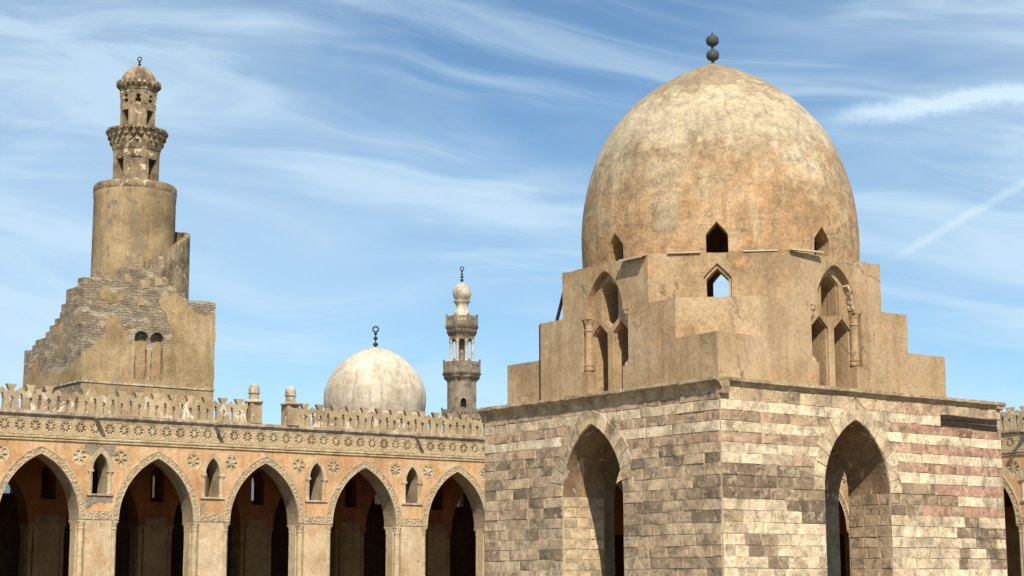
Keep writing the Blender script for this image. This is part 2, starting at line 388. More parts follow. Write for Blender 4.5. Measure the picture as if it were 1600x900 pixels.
WHITE = (.725, .585, .395); BUFF = (.515, .388, .240); TAN = (.425, .306, .188); RED = (.440, .245, .165); FRED = (.465, .310, .200)
DARK = (.205, .148, .098); MID = (.340, .248, .158)
def lerp(a, b, t): return tuple(x+(y-x)*t for x, y in zip(a, b))
def poly_block(name, pts, fr, parent, colr, proud=None, gap=.009):
    c = (sum(p[0] for p in pts)/len(pts), sum(p[1] for p in pts)/len(pts)); n = len(pts)
    proud = rnd.uniform(.008, .034) if proud is None else proud
    def ins(p, g):
        dx, dz = p[0]-c[0], p[1]-c[1]; L = math.hypot(dx, dz) or 1
        sx = max(0, 1-g*1.4/L); return (c[0]+dx*sx, c[1]+dz*sx)
    tx, tz = rnd.uniform(-.010, .010), rnd.uniform(-.008, .008)
    A = [ins(p, gap) for p in pts]; B = [ins((p[0]+rnd.uniform(-.012, .012), p[1]+rnd.uniform(-.012, .012)), gap+.020) for p in pts]
    v = [fr(a, -.10, b) for a, b in A] + [fr(a, proud-.018, b) for a, b in A] + \
        [fr(a, proud + (tx if a > c[0] else -tx) + (tz if b > c[1] else -tz) + rnd.uniform(-.004, .004), b) for a, b in B]
    f = [tuple(reversed(range(n)))]
    for s in (0, n):
        for i in range(n): f.append((s+i, s+(i+1) % n, s+n+(i+1) % n, s+n+i))
    f.append(tuple(range(2*n, 3*n)))
    o = link(name, mesh(name, v, f), M['block'], parent); kf = rnd.uniform(.84, 1.14); o.color = (*[max(.02, x*kf) for x in colr], 1); return o
ROWS = [7.93, 7.50, 7.16, 6.83, 6.48, 6.15, 5.81, 5.48, 5.10, 4.73, 4.36, 4.00, 3.63, 3.26, 2.90, 2.54, 2.18, 1.82, 1.45]
VO, VOA = HW+.54, ZAP+.56            # outer edge of the ring of voussoirs
def col_front(i, u):                  # u from the dome axis; near corner at -6.3, far right at 7.8
    red = i % 2 == 0 and i <= 10
    right = u > 2.2
    if right:
        if i in (8, 9, 10) and u < 3.6 and rnd.random() < .8: return lerp(DARK, MID, rnd.random())
        if i in (9, 10) and u < 5.2 and rnd.random() < .6: return lerp(MID, FRED, rnd.random()*.6)
        if i == 11: return DARK if 4.7 < u < 6.4 and rnd.random() < .75 else lerp(BUFF, WHITE, rnd.random())
        if i == 12: return DARK if u > 5.0 else lerp(BUFF, WHITE, rnd.random())
        if i in (13, 14, 15): return lerp(MID, DARK, rnd.random()) if u > 5.0 and rnd.random() < .55 else lerp(BUFF, WHITE, .5+rnd.random()*.5)
        if i > 15: return lerp(BUFF, WHITE, .5+rnd.random()*.5)
        if red: return lerp(RED, FRED, rnd.random()*.35) if i > 0 and u > 2.9 else lerp(RED, FRED, .8)
        return WHITE if u > 2.9 else lerp(WHITE, BUFF, .3)
    if 7 <= i <= 9: return lerp(DARK, MID, rnd.random()*.75)
    if i == 10: return lerp(DARK, WHITE, rnd.random()) if u < -3.4 else DARK
    if i == 11: return DARK if u > -3.0 and rnd.random() < .7 else lerp(TAN, WHITE, rnd.random())
    if i in (13, 14, 15) and -5.4 < u < -3.3 and rnd.random() < .65: return lerp(DARK, MID, rnd.random())
    if i > 10: return lerp(BUFF, WHITE, .45+rnd.random()*.55)
    if i == 0: return lerp(TAN, BUFF, .6)
    if i == 2: return lerp(TAN, FRED, .25)
    if i == 4: return lerp(FRED, BUFF, .2+rnd.random()*.4)
    if i == 6: return lerp(WHITE, FRED, rnd.choice((0, .3, .9)) if u > -4.5 else 0)
    return lerp(WHITE, BUFF, rnd.random()*.3)
def col_left(i, u):                   # u: -6.25 far left end .. 6.37 near corner
    far = u < 0
    if i == 0: return lerp(FRED, TAN, rnd.random())
    if i == 1: return lerp(WHITE, BUFF, .2+rnd.random()*.6)
    if i == 2: return lerp(FRED, TAN, rnd.random()*.9)
    if i == 3: return lerp(WHITE, BUFF, rnd.random()*.6) if not far else lerp(WHITE, BUFF, rnd.random()*.8)
    if i == 4 and not far: return lerp(FRED, RED, rnd.random()*.5) if rnd.random() < .7 else TAN
    if i == 4: return lerp(FRED, BUFF, rnd.random())
    if far and 5 <= i <= 8: return lerp(DARK, MID, rnd.random()*.9) if rnd.random() < .60 else lerp(TAN, BUFF, rnd.random())
    if not far and 5 <= i <= 10: return lerp(DARK, MID, rnd.random()) if rnd.random() < (.42 if i > 5 else .3) else lerp(TAN, BUFF, rnd.random())
    if i in (10, 11, 12, 13, 14): return lerp(DARK, MID, .3+.7*rnd.random()) if rnd.random() < .28 else lerp(TAN, BUFF, rnd.random())
    return lerp(TAN, WHITE, rnd.random()*.7) if rnd.random() < .75 else MID
def lay_courses(fr, wall, u0, u1, colf, corner=None):
    for i in range(len(ROWS)-1):
        z1, z0 = ROWS[i], ROWS[i+1]; h = z1-z0
        for side in (0, 1):
            if side == 0: a, b = u0, -max(arch_hw(VO, ZSP, VOA, z0), 0) if z0 >= ZSP-.01 else -HW
            else: a, b = (max(arch_hw(VO, ZSP, VOA, z0), 0) if z0 >= ZSP-.01 else HW), u1
            at = max(arch_hw(VO, ZSP, VOA, z1), 0) if z0 >= ZSP-.01 else HW
            cuts = [a]; big = 1.0
            while b-cuts[-1] > big*1.55: cuts.append(cuts[-1] + rnd.choice((.55, .7, .85, .95, 1.1, 1.35))*rnd.uniform(.9, 1.1))
            if b-cuts[-1] < .32 and len(cuts) > 1: cuts.pop()
            cuts.append(b)
            for k in range(len(cuts)-1):
                l0 = l1 = cuts[k]; r0 = r1 = cuts[k+1]
                if side == 0 and k == len(cuts)-2: r1 = -at
                if side == 1 and k == 0: l1 = at
                c = colf(i, (l0+r0)/2)
                zj0, zj1 = z0+rnd.uniform(-.008, .008), z1+rnd.uniform(-.008, .008)
                if 'hole' in colf.__dict__ and colf.hole(i, l0, r0): continue
                poly_block('stone_block', [(l0, zj0), (r0, zj0), (r1, zj1), (l1, zj1)], fr, wall, c)
def vring(fr, wall, seed, tones):
    N = 8; n = N*3
    ci, co = arch(HW+.004, ZSP, ZAP+.004, n), arch(VO, ZSP, VOA, n)
    for q in range(2*N):
        s = q*3; inn = ci[s:s+4]; ex = 1+rnd.uniform(-.05, .30)
        out = [(a[0]+(b[0]-a[0])*ex, a[1]+(b[1]-a[1])*ex) for a, b in zip(inn, co[s:s+4])]
        t = tones[q % len(tones)]
        poly_block('voussoir', inn + list(reversed(out)), fr, wall, lerp(t, BUFF, rnd.random()*.4), rnd.uniform(.034, .042), .006)
BEAM = (4.32, 7.50)                    # timber recess on the right of the front wall
col_front.hole = lambda i, a, b: i <= 1 and b > 4.6
lay_courses(FRT, wf, XL+.02, XR-.02, col_front)
vring(FRT, wf, 1, [lerp(BUFF, WHITE, .6), lerp(BUFF, WHITE, .3), lerp(WHITE, BUFF, .25), BUFF])
lay_courses(LFT, wl, -YB+.02, -YF-.02, col_left)
vring(LFT, wl, 2, [BUFF, TAN, lerp(BUFF, WHITE, .55), lerp(TAN, BUFF, .5)])
# blocks of row 1 between arch and timber, then the timber itself
for a, b in ((3.45, 4.40),): poly_block('stone_block', [(a, 7.16), (b, 7.16), (b, 7.5), (a, 7.5)], FRT, wf, WHITE); poly_block('stone_block', [(a, 7.5), (b, 7.5), (b, 7.93), (a, 7.93)], FRT, wf, FRED)
for a, b in ((4.40, 5.3), (5.3, 6.0), (6.0, 7.1), (7.1, 7.745)):
    poly_block('stone_block', [(a, 7.575), (b, 7.575), (b, 7.93), (a, 7.93)], FRT, wf, lerp(BUFF, FRED, rnd.random()*.5))
tb = MB()
for k, (z0, z1, d) in enumerate(((7.135, 7.247, .022), (7.246, 7.352, .014), (7.351, 7.432, .005), (7.431, 7.57, .026))):
    pts = [(4.42, z0), (7.56, z0-.03 if k == 0 else z0), (7.56, z1-.02), (4.42, z1)]
    v = [FRT(a, -.08, b) for a, b in pts] + [FRT(a, d, b) for a, b in pts]
    tb.add(v, [(0, 1, 2, 3), (7, 6, 5, 4)] + [(i, (i+1) % 4, 4+(i+1) % 4, 4+i) for i in range(4)])
o = tb.obj('timber_lintel', M['wood'], wf); o['label'] = 'dark weathered timber set into the striped wall'
poly_block('stone_block', [(7.58, 7.16), (7.745, 7.16), (7.745, 7.5), (7.58, 7.5)], FRT, wf, BUFF)
# stones on the two jambs that can be seen
JR = frame((HW, YF, 0), (0, 1, 0), (-1, 0, 0)); JL = frame((XL, HW, 0), (1, 0, 0), (0, -1, 0))
for fr, wall, tone in ((JR, wf, lerp(TAN, BUFF, .3)), (JL, wl, BUFF)):
    for i in range(8, len(ROWS)-1):
        z1, z0 = ROWS[i], ROWS[i+1]
        if i == 8: continue
        cuts = [.03] + sorted([.03+rnd.uniform(.45, .75), rnd.uniform(1.1, 1.35)]) + [WT-.03]
        for k in range(3):
            poly_block('jamb_block', [(cuts[k], z0), (cuts[k+1], z0), (cuts[k+1], z1), (cuts[k], z1)], fr, wall,
                       lerp(tone, WHITE if fr is JL else MID, rnd.random()*.5), rnd.uniform(.006, .028))
# flat roof and cornice
plate('roof', [(XL-.02, YF-.02), (XR+.02, YF-.02), (XR+.02, YB+.02), (XL-.02, YB+.02)], [[(-4.2, -4.2), (4.2, -4.2), (4.2, 4.2), (-4.2, 4.2)]],
      lambda u, d, z: Vector((u, z, d)), 8.16, 7.985, M['ledge'], pav)
cp = [(.0, 7.93), (.035, 7.935), (.05, 7.99), (.10, 8.03), (.105, 8.055), (.125, 8.06), (.175, 8.085), (.18, 8.19), (-.3, 8.195), (-.3, 7.94)]
cavetto = [(.0, 7.60), (.035, 7.63), (.05, 7.78), (.10, 7.92), (.17, 8.03), (.24, 8.07), (.25, 8.10), (.24, 8.19), (-.3, 8.197), (-.3, 7.64)]
profile_strip('cornice', cp, FRT, XL-.16, XR+.16, M['cornice'], pav, rnd, 70, .012)
profile_strip('cornice', [(d, z + (.06 if z < 7.9 else 0)) for d, z in cavetto], LFT, -YB-.14, -YF+.165, M['cornice'], pav, rnd, 70, .018)
profile_strip('cornice', cp, BCK, -XR-.14, -XL+.15, M['cornice'], pav, rnd, 50, .012)
profile_strip('cornice', cp, RGT, YF-.14, YB+.13, M['cornice'], pav, rnd, 50, .012)

# upper zone: square stepping to an octagon
T, C2, C3, Z1, Z2, Z3, ZB = 5.673, 2.0, 3.338, 9.804, 11.163, 12.863, 8.15
tier_frames = [frame((0, -T, 0), (1, 0, 0), (0, -1, 0)), frame((-T, 0, 0), (0, -1, 0), (-1, 0, 0)),
               frame((0, T, 0), (-1, 0, 0), (0, 1, 0)), frame((T, 0, 0), (0, 1, 0), (1, 0, 0))]
open_ = [(.95, ZB+.05), (.95, 9.12), (1.26, 9.12), (1.26, 11.08), (.985, 11.08)]
NA = arch(.985, 11.08, 12.62, 10)
front_open = open_ + NA[1:-1] + [(-a, b) for a, b in reversed(open_)]
def lancet(c, hw, z0, zs, za): return [(c-hw, z0), (c+hw, z0), (c+hw, zs), (c, za), (c-hw, zs)]
def tracery_holes(g):
    up = [(0, 10.63-g), (.39+g, 10.90-g*.4), (.39+g, 11.93), (.30+g, 12.06), (0, 12.25+g*1.3), (-.30-g, 12.06), (-.39-g, 11.93), (-.39-g, 10.90-g*.4)]
    lo = [[(s*(.20-g), ZB+.02), (s*(.20-g), 10.40), (s*.57, 10.72+g*1.2), (s*(.94+g), 10.40), (s*(.94+g), ZB+.02)] for s in (1, -1)]
    return [up] + lo
for k, fr in enumerate(tier_frames):
    s = [(T-e, ZB), (T-e, Z1), (T-C2, Z1), (T-C2, Z2), (T-C3, Z2), (T-C3, Z3)]
    def rough(pts):
        out = []
        for i, p in enumerate(pts):
            q = pts[(i+1) % len(pts)]; out.append(p)
            if abs(p[1]-q[1]) < 1e-6 and p[1] > 9:
                n = max(2, int(abs(q[0]-p[0])/.3)); 
                for j in range(1, n): out.append((p[0]+(q[0]-p[0])*j/n, p[1]-rnd.uniform(0, .035)))
        return out
    outer = rough(s + [(-a, b) for a, b in reversed(s)])
    w = plate('stepped_wall', outer, [front_open], fr, 0, -.36, M['tier'], pav)
    plate('tracery', [(-1.5, ZB-.02), (1.5, ZB-.02), (1.5, 12.78), (-1.5, 12.78)], tracery_holes(0.0), fr, -.35, -.75, M['tier'], w)
    plate('tracery_moulding', [(-1.3, ZB-.01), (1.3, ZB-.01), (1.3, 12.7), (-1.3, 12.7)], tracery_holes(.055), fr, -.27, -.352, M['tier'], w)
    plate('window_reveal', [(-1.6, ZB-.01), (1.6, ZB-.01), (1.6, 12.8), (-1.6, 12.8)], [lancet(0, .42, 10.75, 11.95, 12.3), lancet(.57, .38, ZB+.03, 10.42, 10.76), lancet(-.57, .38, ZB+.03, 10.42, 10.76)],
          fr, -.745, -1.6, M['tier'], w)
    # nook shafts: the photograph shows one standing per bay, the other broken away
    sides = {0: (1,), 1: (-1,)}.get(k, (1, -1))
    for s_ in sides:
        P = fr(s_*1.09, -.20, 0)
        c = MB().lathe([(.165, 9.14), (.18, 9.16), (.185, 9.24), (.15, 9.29), (.17, 9.33), (.165, 9.38), (.142, 9.41), (.140, 10.55)], 14, (P.x, P.y))
        so = smooth_by_angle(c.obj('nook_shaft', M['tier'], w), 50)
        c = MB().lathe([(.142, 10.553), (.165, 10.57), (.165, 10.61), (.145, 10.63), (.15, 10.78), (.195, 10.92), (.20, 11.0)], 12, (P.x, P.y)).box(P.x-.20, P.x+.20, P.y-.20, P.y+.20, 10.985, 11.075)
        c.obj('shaft_capital', M['tier'], w)
    if k < 2:
        s_ = -sides[0]; P = fr(s_*1.10, -.20, 0)
        c = MB().lathe([(.10, 10.70), (.14, 10.86), (.20, 10.95), (.20, 11.07)], 8, (P.x, P.y)); c.obj('broken_capital', M['tier'], w)
        c = MB().lathe([(.19, 9.10), (.19, 9.2), (.12, 9.27), (.08, 9.34)], 8, (P.x, P.y)); c.obj('broken_shaft_base', M['tier'], w)
    # carved patch of the arch reveal still holding its stucco
    if k == 0:
        aa, bb = arch(.985, 11.08, 12.62, 10)[0:6], arch(.86, 11.08, 12.48, 10)[0:6]
        plate('carved_reveal', aa + list(reversed(bb)), [], fr, -.03, -.28, M['carved'], w)
MB().tube((-T-.03, T-C2-.02, 8.2), (-T-.03, T-C2-.02, 11.1), .028, 6).obj('conduit', M['wood'], pav)
# corner steps
for sx in (-1, 1):
    for sy in (-1, 1):
        q = T-e
        MB().ngon_prism([(sx*q, sy*q), (sx*(q-C3), sy*q), (sx*q, sy*(q-C3))][::(1 if sx*sy > 0 else -1)], ZB, Z1-.012).obj('corner_step', M['tier'], pav)
        MB().ngon_prism([(sx*q, sy*(T-C2)), (sx*(T-C2), sy*q), (sx*(T-C3-.4), sy*q), (sx*(T-C3-.4), sy*(T-C3-.4)), (sx*q, sy*(T-C3-.4))][::(1 if sx*sy > 0 else -1)], ZB+.01, Z2-.012).obj('corner_step', M['tier'], pav)
        # chamfer wall with its window
        d = Vector((sx, sy, 0))/math.sqrt(2); dist = (2*T-C3)/math.sqrt(2)
        Uv = Vector((-d.y, d.x, 0)); fr = frame(d*dist, Uv, d); hwid = C3/math.sqrt(2)
        hole = [(-.375, Z2+.14), (.375, Z2+.14), (.375, 11.93), (.20, 12.12), (0, 12.31), (-.20, 12.12), (-.375, 11.93)]
        hole0 = [(-.475, Z2+.10), (.475, Z2+.10), (.475, 11.99), (.28, 12.20), (0, 12.47), (-.28, 12.20), (-.475, 11.99)]
        outer = [(-hwid+e, Z2-.3), (hwid-e, Z2-.3), (hwid-e, Z3-.002)] + [(hwid-2*hwid*j/12, Z3-.002-rnd.uniform(0, .04)) for j in range(1, 12)] + [(-hwid+e, Z3-.002)]
        w = plate('chamfer_wall', outer, [hole0], fr, 0, -.10, M['tier'], pav)
        plate('window_reveal', [(-.9, Z2-.2), (.9, Z2-.2), (.9, Z3-.03), (-.9, Z3-.03)], [hole], fr, -.095, -.8, M['tier'], w)
oct_ = []
for i in range(4):
    cs = [(1, -1), (1, 1), (-1, 1), (-1, -1)][i]
    a = (cs[0]*(T-C3-.01), cs[1]*(T-.012)); b = (cs[0]*(T-.012), cs[1]*(T-C3-.01))
    oct_ += [a, b] if i % 2 == 0 else [b, a]
plate('drum_roof', oct_, [ngon(32, 4.55)], lambda u, d, z: Vector((u, z, d)), Z3-.06, Z3-.30, M['tier'], pav)

# the great dome
prof = [(5.08, 12.6), (5.137, 14.0), (5.106, 15.0), (4.963, 16.0), (4.665, 17.0), (4.226, 18.0), (3.675, 18.8), (3.004, 19.5), (2.227, 20.1), (1.385, 20.6), (.641, 20.95), (0.06, 21.19)]
def spline(pts, n):
    out = []
    for i in range(len(pts)-1):
        p0, p1, p2, p3 = pts[max(0, i-1)], pts[i], pts[i+1], pts[min(len(pts)-1, i+2)]
        for j in range(n):
            t = j/n
            out.append(tuple(.5*((2*b)+(-a+c)*t+(2*a-5*b+4*c-d)*t*t+(-a+3*b-3*c+d)*t**3) for a, b, c, d in zip(p0, p1, p2, p3)))
    return out+[pts[-1]]
po = spline(prof, 5)
inner = [(max(.03, r*.885-.02), 12.6+(z-12.6)*.94) for r, z in po]
ring = po + list(reversed(inner))
db = MB(); n = 128; k = len(ring); RG = Vector((math.cos(YAW), -math.sin(YAW), 0))
dr = random.Random(3)
for j in range(n):
    t = 2*PI*j/n
    for i, (r, z) in enumerate(ring):
        wv = 1 + .0022*math.sin(3*t+z) + .0016*math.sin(7*t-1.3*z) + .0012*math.sin(11*t+2.1*z)
        sh = RG*(-.10*max(0, (z-12.6)/8.6))
        db.v.append((r*wv*math.cos(t)+sh.x, r*wv*math.sin(t)+sh.y, z))
for j in range(n):
    b = (j+1) % n
    for i in range(k): db.f.append((j*k+i, b*k+i, b*k+(i+1) % k, j*k+(i+1) % k))
dome = db.obj('dome', M['dome'], pav)
cut = []
for j in range(8):
    t = PI/4*j; d = Vector((math.cos(t), math.sin(t), 0)); Uv = Vector((-d.y, d.x, 0))
    hole = [(-.38, 12.9), (.38, 12.9), (.38, 13.58), (.22, 13.78), (0, 14.02), (-.22, 13.78), (-.38, 13.58)]
    me = plate_mesh('cutter', hole, [], frame(d*3.9, Uv, d), 1.6, 0.0)
    c = link('cutter', me, M['tier']); c.location = (CX, CY, 0); cut.append(c)
bpy.context.view_layer.update()
bool_cut(dome, cut)
smooth_by_angle(dome, 40)
def dome_r(z):
    for (r0, z0), (r1, z1) in zip(po, po[1:]):
        if z0 <= z <= z1: return r0+(r1-r0)*(z-z0)/(z1-z0)
    return 5.1
def dome_patch(a0, a1, z0, z1, mat, lift=.018):
    v = []; nu, nz = 10, 8
    for i in range(nu+1):
        for j in range(nz+1):
            ed = .09 if i in (0, nu) or j in (0, nz) else 0.0
            t = rad(a0+(a1-a0)*i/nu + rnd.uniform(-1, 1)*ed*9); z = z0+(z1-z0)*j/nz + rnd.uniform(-1, 1)*ed
            r = dome_r(z) + (lift if 0 < i < nu and 0 < j < nz else -.02); sh = RG*(-.10*max(0, (z-12.6)/8.6))
            v.append((r*1.003*math.cos(t)+sh.x, r*1.003*math.sin(t)+sh.y, z))
    o = link('repair_patch', mesh('repair_patch', v, [(i*(nz+1)+j, (i+1)*(nz+1)+j, (i+1)*(nz+1)+j+1, i*(nz+1)+j+1) for i in range(nu) for j in range(nz)], True), mat, pav)
    o['label'] = 'greyer patch of newer plaster low on the dome'
dome_patch(-160.5, -149.5, 13.75, 14.98, M['jamb'])
fin = MB(); a = RG*-.10
fl = lambda t, z: 1 + .035*math.cos(12*t)
fin.lathe([(.11, 21.10), (.10, 21.2), (.055, 21.22), (.055, 21.30)], 12, (a.x, a.y))
for zc in (21.52, 22.10):
    fin.lathe([(.05, zc-.25)] + [(.245*math.cos(q)**.75, zc+.215*math.sin(q)) for q in [rad(x) for x in range(-75, 76, 15)]] + [(.05, zc+.25)], 24, (a.x, a.y), 0, fl)
fin.lathe([(.055, 21.72), (.055, 21.90)], 10, (a.x, a.y)).lathe([(.05, 22.30), (.03, 22.42), (.0, 22.47)], 8, (a.x, a.y))
smooth_by_angle(fin.obj('finial', M['lead'], pav), 50)

# odds and ends left lying on the upper walls
def beam_obj(name, p, q, w, h, mat, label, cat):
    p, q = Vector(p), Vector(q); ax = (q-p).normalized(); sd = ax.cross(Vector((0, 0, 1))).normalized(); up = sd.cross(ax)
    v = [c + sd*(a*w/2) + up*(b*h/2) for c in (p, q) for a, b in ((-1, -1), (1, -1), (1, 1), (-1, 1))]
    o = link(name, mesh(name, [x-p for x in v], [(0, 1, 2, 3), (7, 6, 5, 4)] + [(i, (i+1) % 4, 4+(i+1) % 4, 4+i) for i in range(4)]), mat); o.location = p
    o['kind'] = 'thing'; return tag(o, label, cat) if label else o
beam_obj('wooden_plank', (42.80, 40.93, 12.875), (44.25, 40.80, 12.90), .16, .05, M['palewood'], 'pale loose plank on the wall top above the right tracery window', 'plank')
beam_obj('leaning_pole', (39.66, 49.70, 11.17), (39.72, 49.16, 12.62), .09, .09, M['wood'], 'dark pole leaning against the left end of the stepped wall', 'pole')
ws = thing('window_shutter', 'pale tilted shutter board under the left dome window', 'shutter', (39.33, 44.95, 12.82))
v, f = box_pts(-.20, .20, -.58, .60, -.015, .015)
v = [(x, y, z + x*.22) for x, y, z in v]
MB().add(v, f).obj('board', M['palewood'], ws)
MB().box(-.22, -.18, -.58, .60, -.10, -.03).box(.05, .09, -.5, -.44, -.06, .01).box(.05, .09, .44, .5, -.06, .01).obj('batten', M['palewood'], ws)
for i, (p, q) in enumerate((((39.86, 43.84, 12.85), (40.66, 43.06, 12.85)), ((41.70, 42.06, 12.85), (42.53, 41.25, 12.85)))):
    beam_obj('coping_slab', p, q, .16, .045, M['palewood'], ('thin white coping slab left of the middle dome window', 'thin white coping slab right of the middle dome window')[i], 'slab')

# ------------------------------------------------------------------ arcades
BAY, AHW, AZS, AZA, ATH = 7.0, 2.325, 5.31, 8.87, 1.35
AF = frame((0, 0, 0), (1, 0, 0), (0, -1, 0))     # local: x along the wall, y inward
arnd = random.Random(21)
def ring_plate(hw, zs, za, w, top, n=14):
    return arch(hw, zs, za, n) + list(reversed(arch(hw+w, zs, za+top, n)))
NZ = dict(sill=6.76, hw=.46, zs=8.12, za=9.03)
niche_hole = [(-NZ['hw'], NZ['sill']), (NZ['hw'], NZ['sill'])] + arch(NZ['hw'], NZ['zs'], NZ['za'], 8)
AM = {}
def flower(n, r_out, r_hub, r_in, wid, seg=3):
    holes = []
    for i in range(n):
        t = 2*PI*(i+.5)/n; d = (math.cos(t), math.sin(t)); s = (-d[1], d[0]); h = []
        for a, b in ((r_hub, .0), ((r_hub+r_in)*.5, wid*.9), (r_in*.88, wid), (r_in, .0), (r_in*.88, -wid), ((r_hub+r_in)*.5, -wid*.9)):
            h.append((d[0]*a+s[0]*b, d[1]*a+s[1]*b))
        holes.append(h)
    return holes
def arcade_meshes():
    AM['rosette'] = plate_mesh('frieze_rosette', ngon(8, .345, (0, 0), PI/8), flower(8, .34, .07, .30, .066), AF, .0, -.085)
    AM['roundel8'] = plate_mesh('roundel', ngon(28, .44), flower(8, .44, .09, .40, .085), AF, .0, -.09)
    AM['roundel6'] = plate_mesh('roundel', ngon(28, .44), flower(6, .44, .10, .40, .120), AF, .0, -.09)
    AM['rim'] = plate_mesh('rim', ngon(24, .482), [ngon(24, .425)], AF, .012, -.05)
    AM['disc'] = plate_mesh('disc', ngon(24, .485), [], AF, -.08, -.5)
    AM['hub'] = MB().add([AF(a, -.002, b) for a, b in ngon(10, .10)] + [AF(0, .03, 0)], [(i, (i+1) % 10, 10) for i in range(10)]).me('hub')
    # stucco-work cresting figure: flared head, gabled arms, pierced body
    h = [(.5385, 0), (.5385, .06), (.455, .06), (.425, .30), (.425, .62), (.475, .70), (.43, .76), (.47, .82), (.5385, .90), (.5385, 1.20), (.44, 1.12), (.30, .98), (.19, .97), (.135, 1.06), (.20, 1.20), (.285, 1.38), (.20, 1.405), (.0, 1.375)]
    outer = h + [(-a, b) for a, b in reversed(h[:-1])]
    slit = [(.035, .05), (.035, .38), (.085, .46), (.06, .53), (.125, .56), (.125, .63), (.05, .65), (0, .74)]
    AM['merlon'] = plate_mesh('merlon', outer, [slit + [(-a, b) for a, b in reversed(slit[:-1])]], AF, .13, -.13)
    hb = h[:13] + [(.16, 1.03), (.05, 1.0)]
    AM['merlon_broken'] = plate_mesh('merlon', hb + [(-.08, 1.10), (-.15, 1.06)] + [(-a, b) for a, b in reversed(h[:13])], [slit + [(-a, b) for a, b in reversed(slit[:-1])]], AF, .13, -.13)
    c = .38
    pl = [(-1.175, c), (-1.175+c, c), (-1.175+c, 0), (1.175-c, 0), (1.175-c, c), (1.175, c), (1.175, ATH-c), (1.175-c, ATH-c), (1.175-c, ATH), (-1.175+c, ATH), (-1.175+c, ATH-c), (-1.175, ATH-c)]
    AM['pier'] = MB().ngon_prism(pl, 0, AZS).me('pier')
    AM['colonnette'] = MB().lathe([(.20, 0), (.20, .25), (.175, .3), (.172, 4.80)], 14).me('colonnette', False)
    AM['capital'] = MB().lathe([(.19, 4.80), (.205, 4.83), (.185, 4.87), (.19, 4.97), (.225, 5.12), (.215, 5.16), (.225, 5.2)], 14).box(-.215, .215, -.215, .215, 5.19, 5.305).me('capital')
    AM['archivolt'] = plate_mesh('archivolt', ring_plate(AHW+.004, AZS+.02, AZA+.004, .40, .44), [], AF, .045, -.05)
    AM['soffit'] = plate_mesh('arch_soffit', ring_plate(AHW-.010, AZS+.004, AZA-.012, .06, .06), [], AF, -.03, -ATH+.02)
    AM['nreveal'] = plate_mesh('niche_reveal', ring_plate(NZ['hw']-.010, NZ['zs'], NZ['za']-.012, .06, .06, 8) if False else [(-NZ['hw']-.04, NZ['sill']-.04), (NZ['hw']+.04, NZ['sill']-.04)] + arch(NZ['hw']+.04, NZ['zs'], NZ['za']+.05, 8), [[(-NZ['hw']+.01, NZ['sill']+.01), (NZ['hw']-.01, NZ['sill']+.01)] + arch(NZ['hw']-.01, NZ['zs'], NZ['za']-.012, 8)], AF, -.03, -ATH+.02)
    AM['lip'] = plate_mesh('archivolt_lip', ring_plate(AHW-.004, AZS+.02, AZA-.005, .065, .07), [], AF, .065, -.045)
    AM['lip2'] = plate_mesh('archivolt_lip', ring_plate(AHW+.36, AZS+.02, AZA+.385, .06, .07), [], AF, .07, -.045)
    AM['impost'] = plate_mesh('impost_band', [(-.73, AZS+.03), (.73, AZS+.03), (.74, 5.80), (-.74, 5.80)], [], AF, .04, -.05)
    nf = [(-NZ['hw']-.24, NZ['zs']), (NZ['hw']+.24, NZ['zs'])]
    AM['nframe'] = plate_mesh('niche_frame', ring_plate(NZ['hw']+.004, NZ['zs'], NZ['za']+.004, .25, .34, 8), [], AF, .06, -.06)
    AM['nsill'] = MB().box(-.78, .78, -.10, .05, 6.66, 6.755).me('niche_sill')
    AM['ncol'] = MB().lathe([(.15, 6.757), (.15, 6.86), (.115, 6.90), (.112, 7.82), (.13, 7.86), (.16, 7.99)], 12).box(-.165, .165, -.165, .165, 7.98, 8.118).me('niche_colonnette')
    AM['frieze'] = plate_mesh('frieze_panel', [(-3.5, 9.88), (3.5, 9.88), (3.5, 10.72), (-3.5, 10.72)], [ngon(8, .352, (-3.0625+.875*i, 10.36), PI/8) for i in range(8)], AF, .135, -.03)
    b = MB(); w, hh = .52, 1.05
    for i in range(-14, 15):
        for s in (1, -1):
            x0 = i*.135; p = (x0-hh*.7*s, -hh); q = (x0+hh*.7*s, hh)
            t0, t1 = 0.0, 1.0; dxx = q[0]-p[0]; ts = sorted(((-w-p[0])/dxx, (w-p[0])/dxx)); t0, t1 = max(0, ts[0]), min(1, ts[1])
            if t1-t0 > .02:
                a_ = (p[0]+dxx*t0, p[1]+2*hh*t0); b_ = (p[0]+dxx*t1, p[1]+2*hh*t1)
                b.tube((a_[0], .02*s, a_[1]), (b_[0], .02*s, b_[1]), .028, 4)
    AM['grille'] = b.me('window_grille')
    AM['spout'] = MB().box(-.11, .11, -1.02, .1, -.07, -.035).box(-.11, -.075, -1.02, .1, -.035, .06).box(.075, .11, -1.02, .1, -.035, .06).me('rain_spout')
arcade_meshes()
def put(name, key, mat, parent, loc, rz=0.0):
    o = link(name, AM[key], mat, parent, loc); o.rotation_euler.z = rz; return o
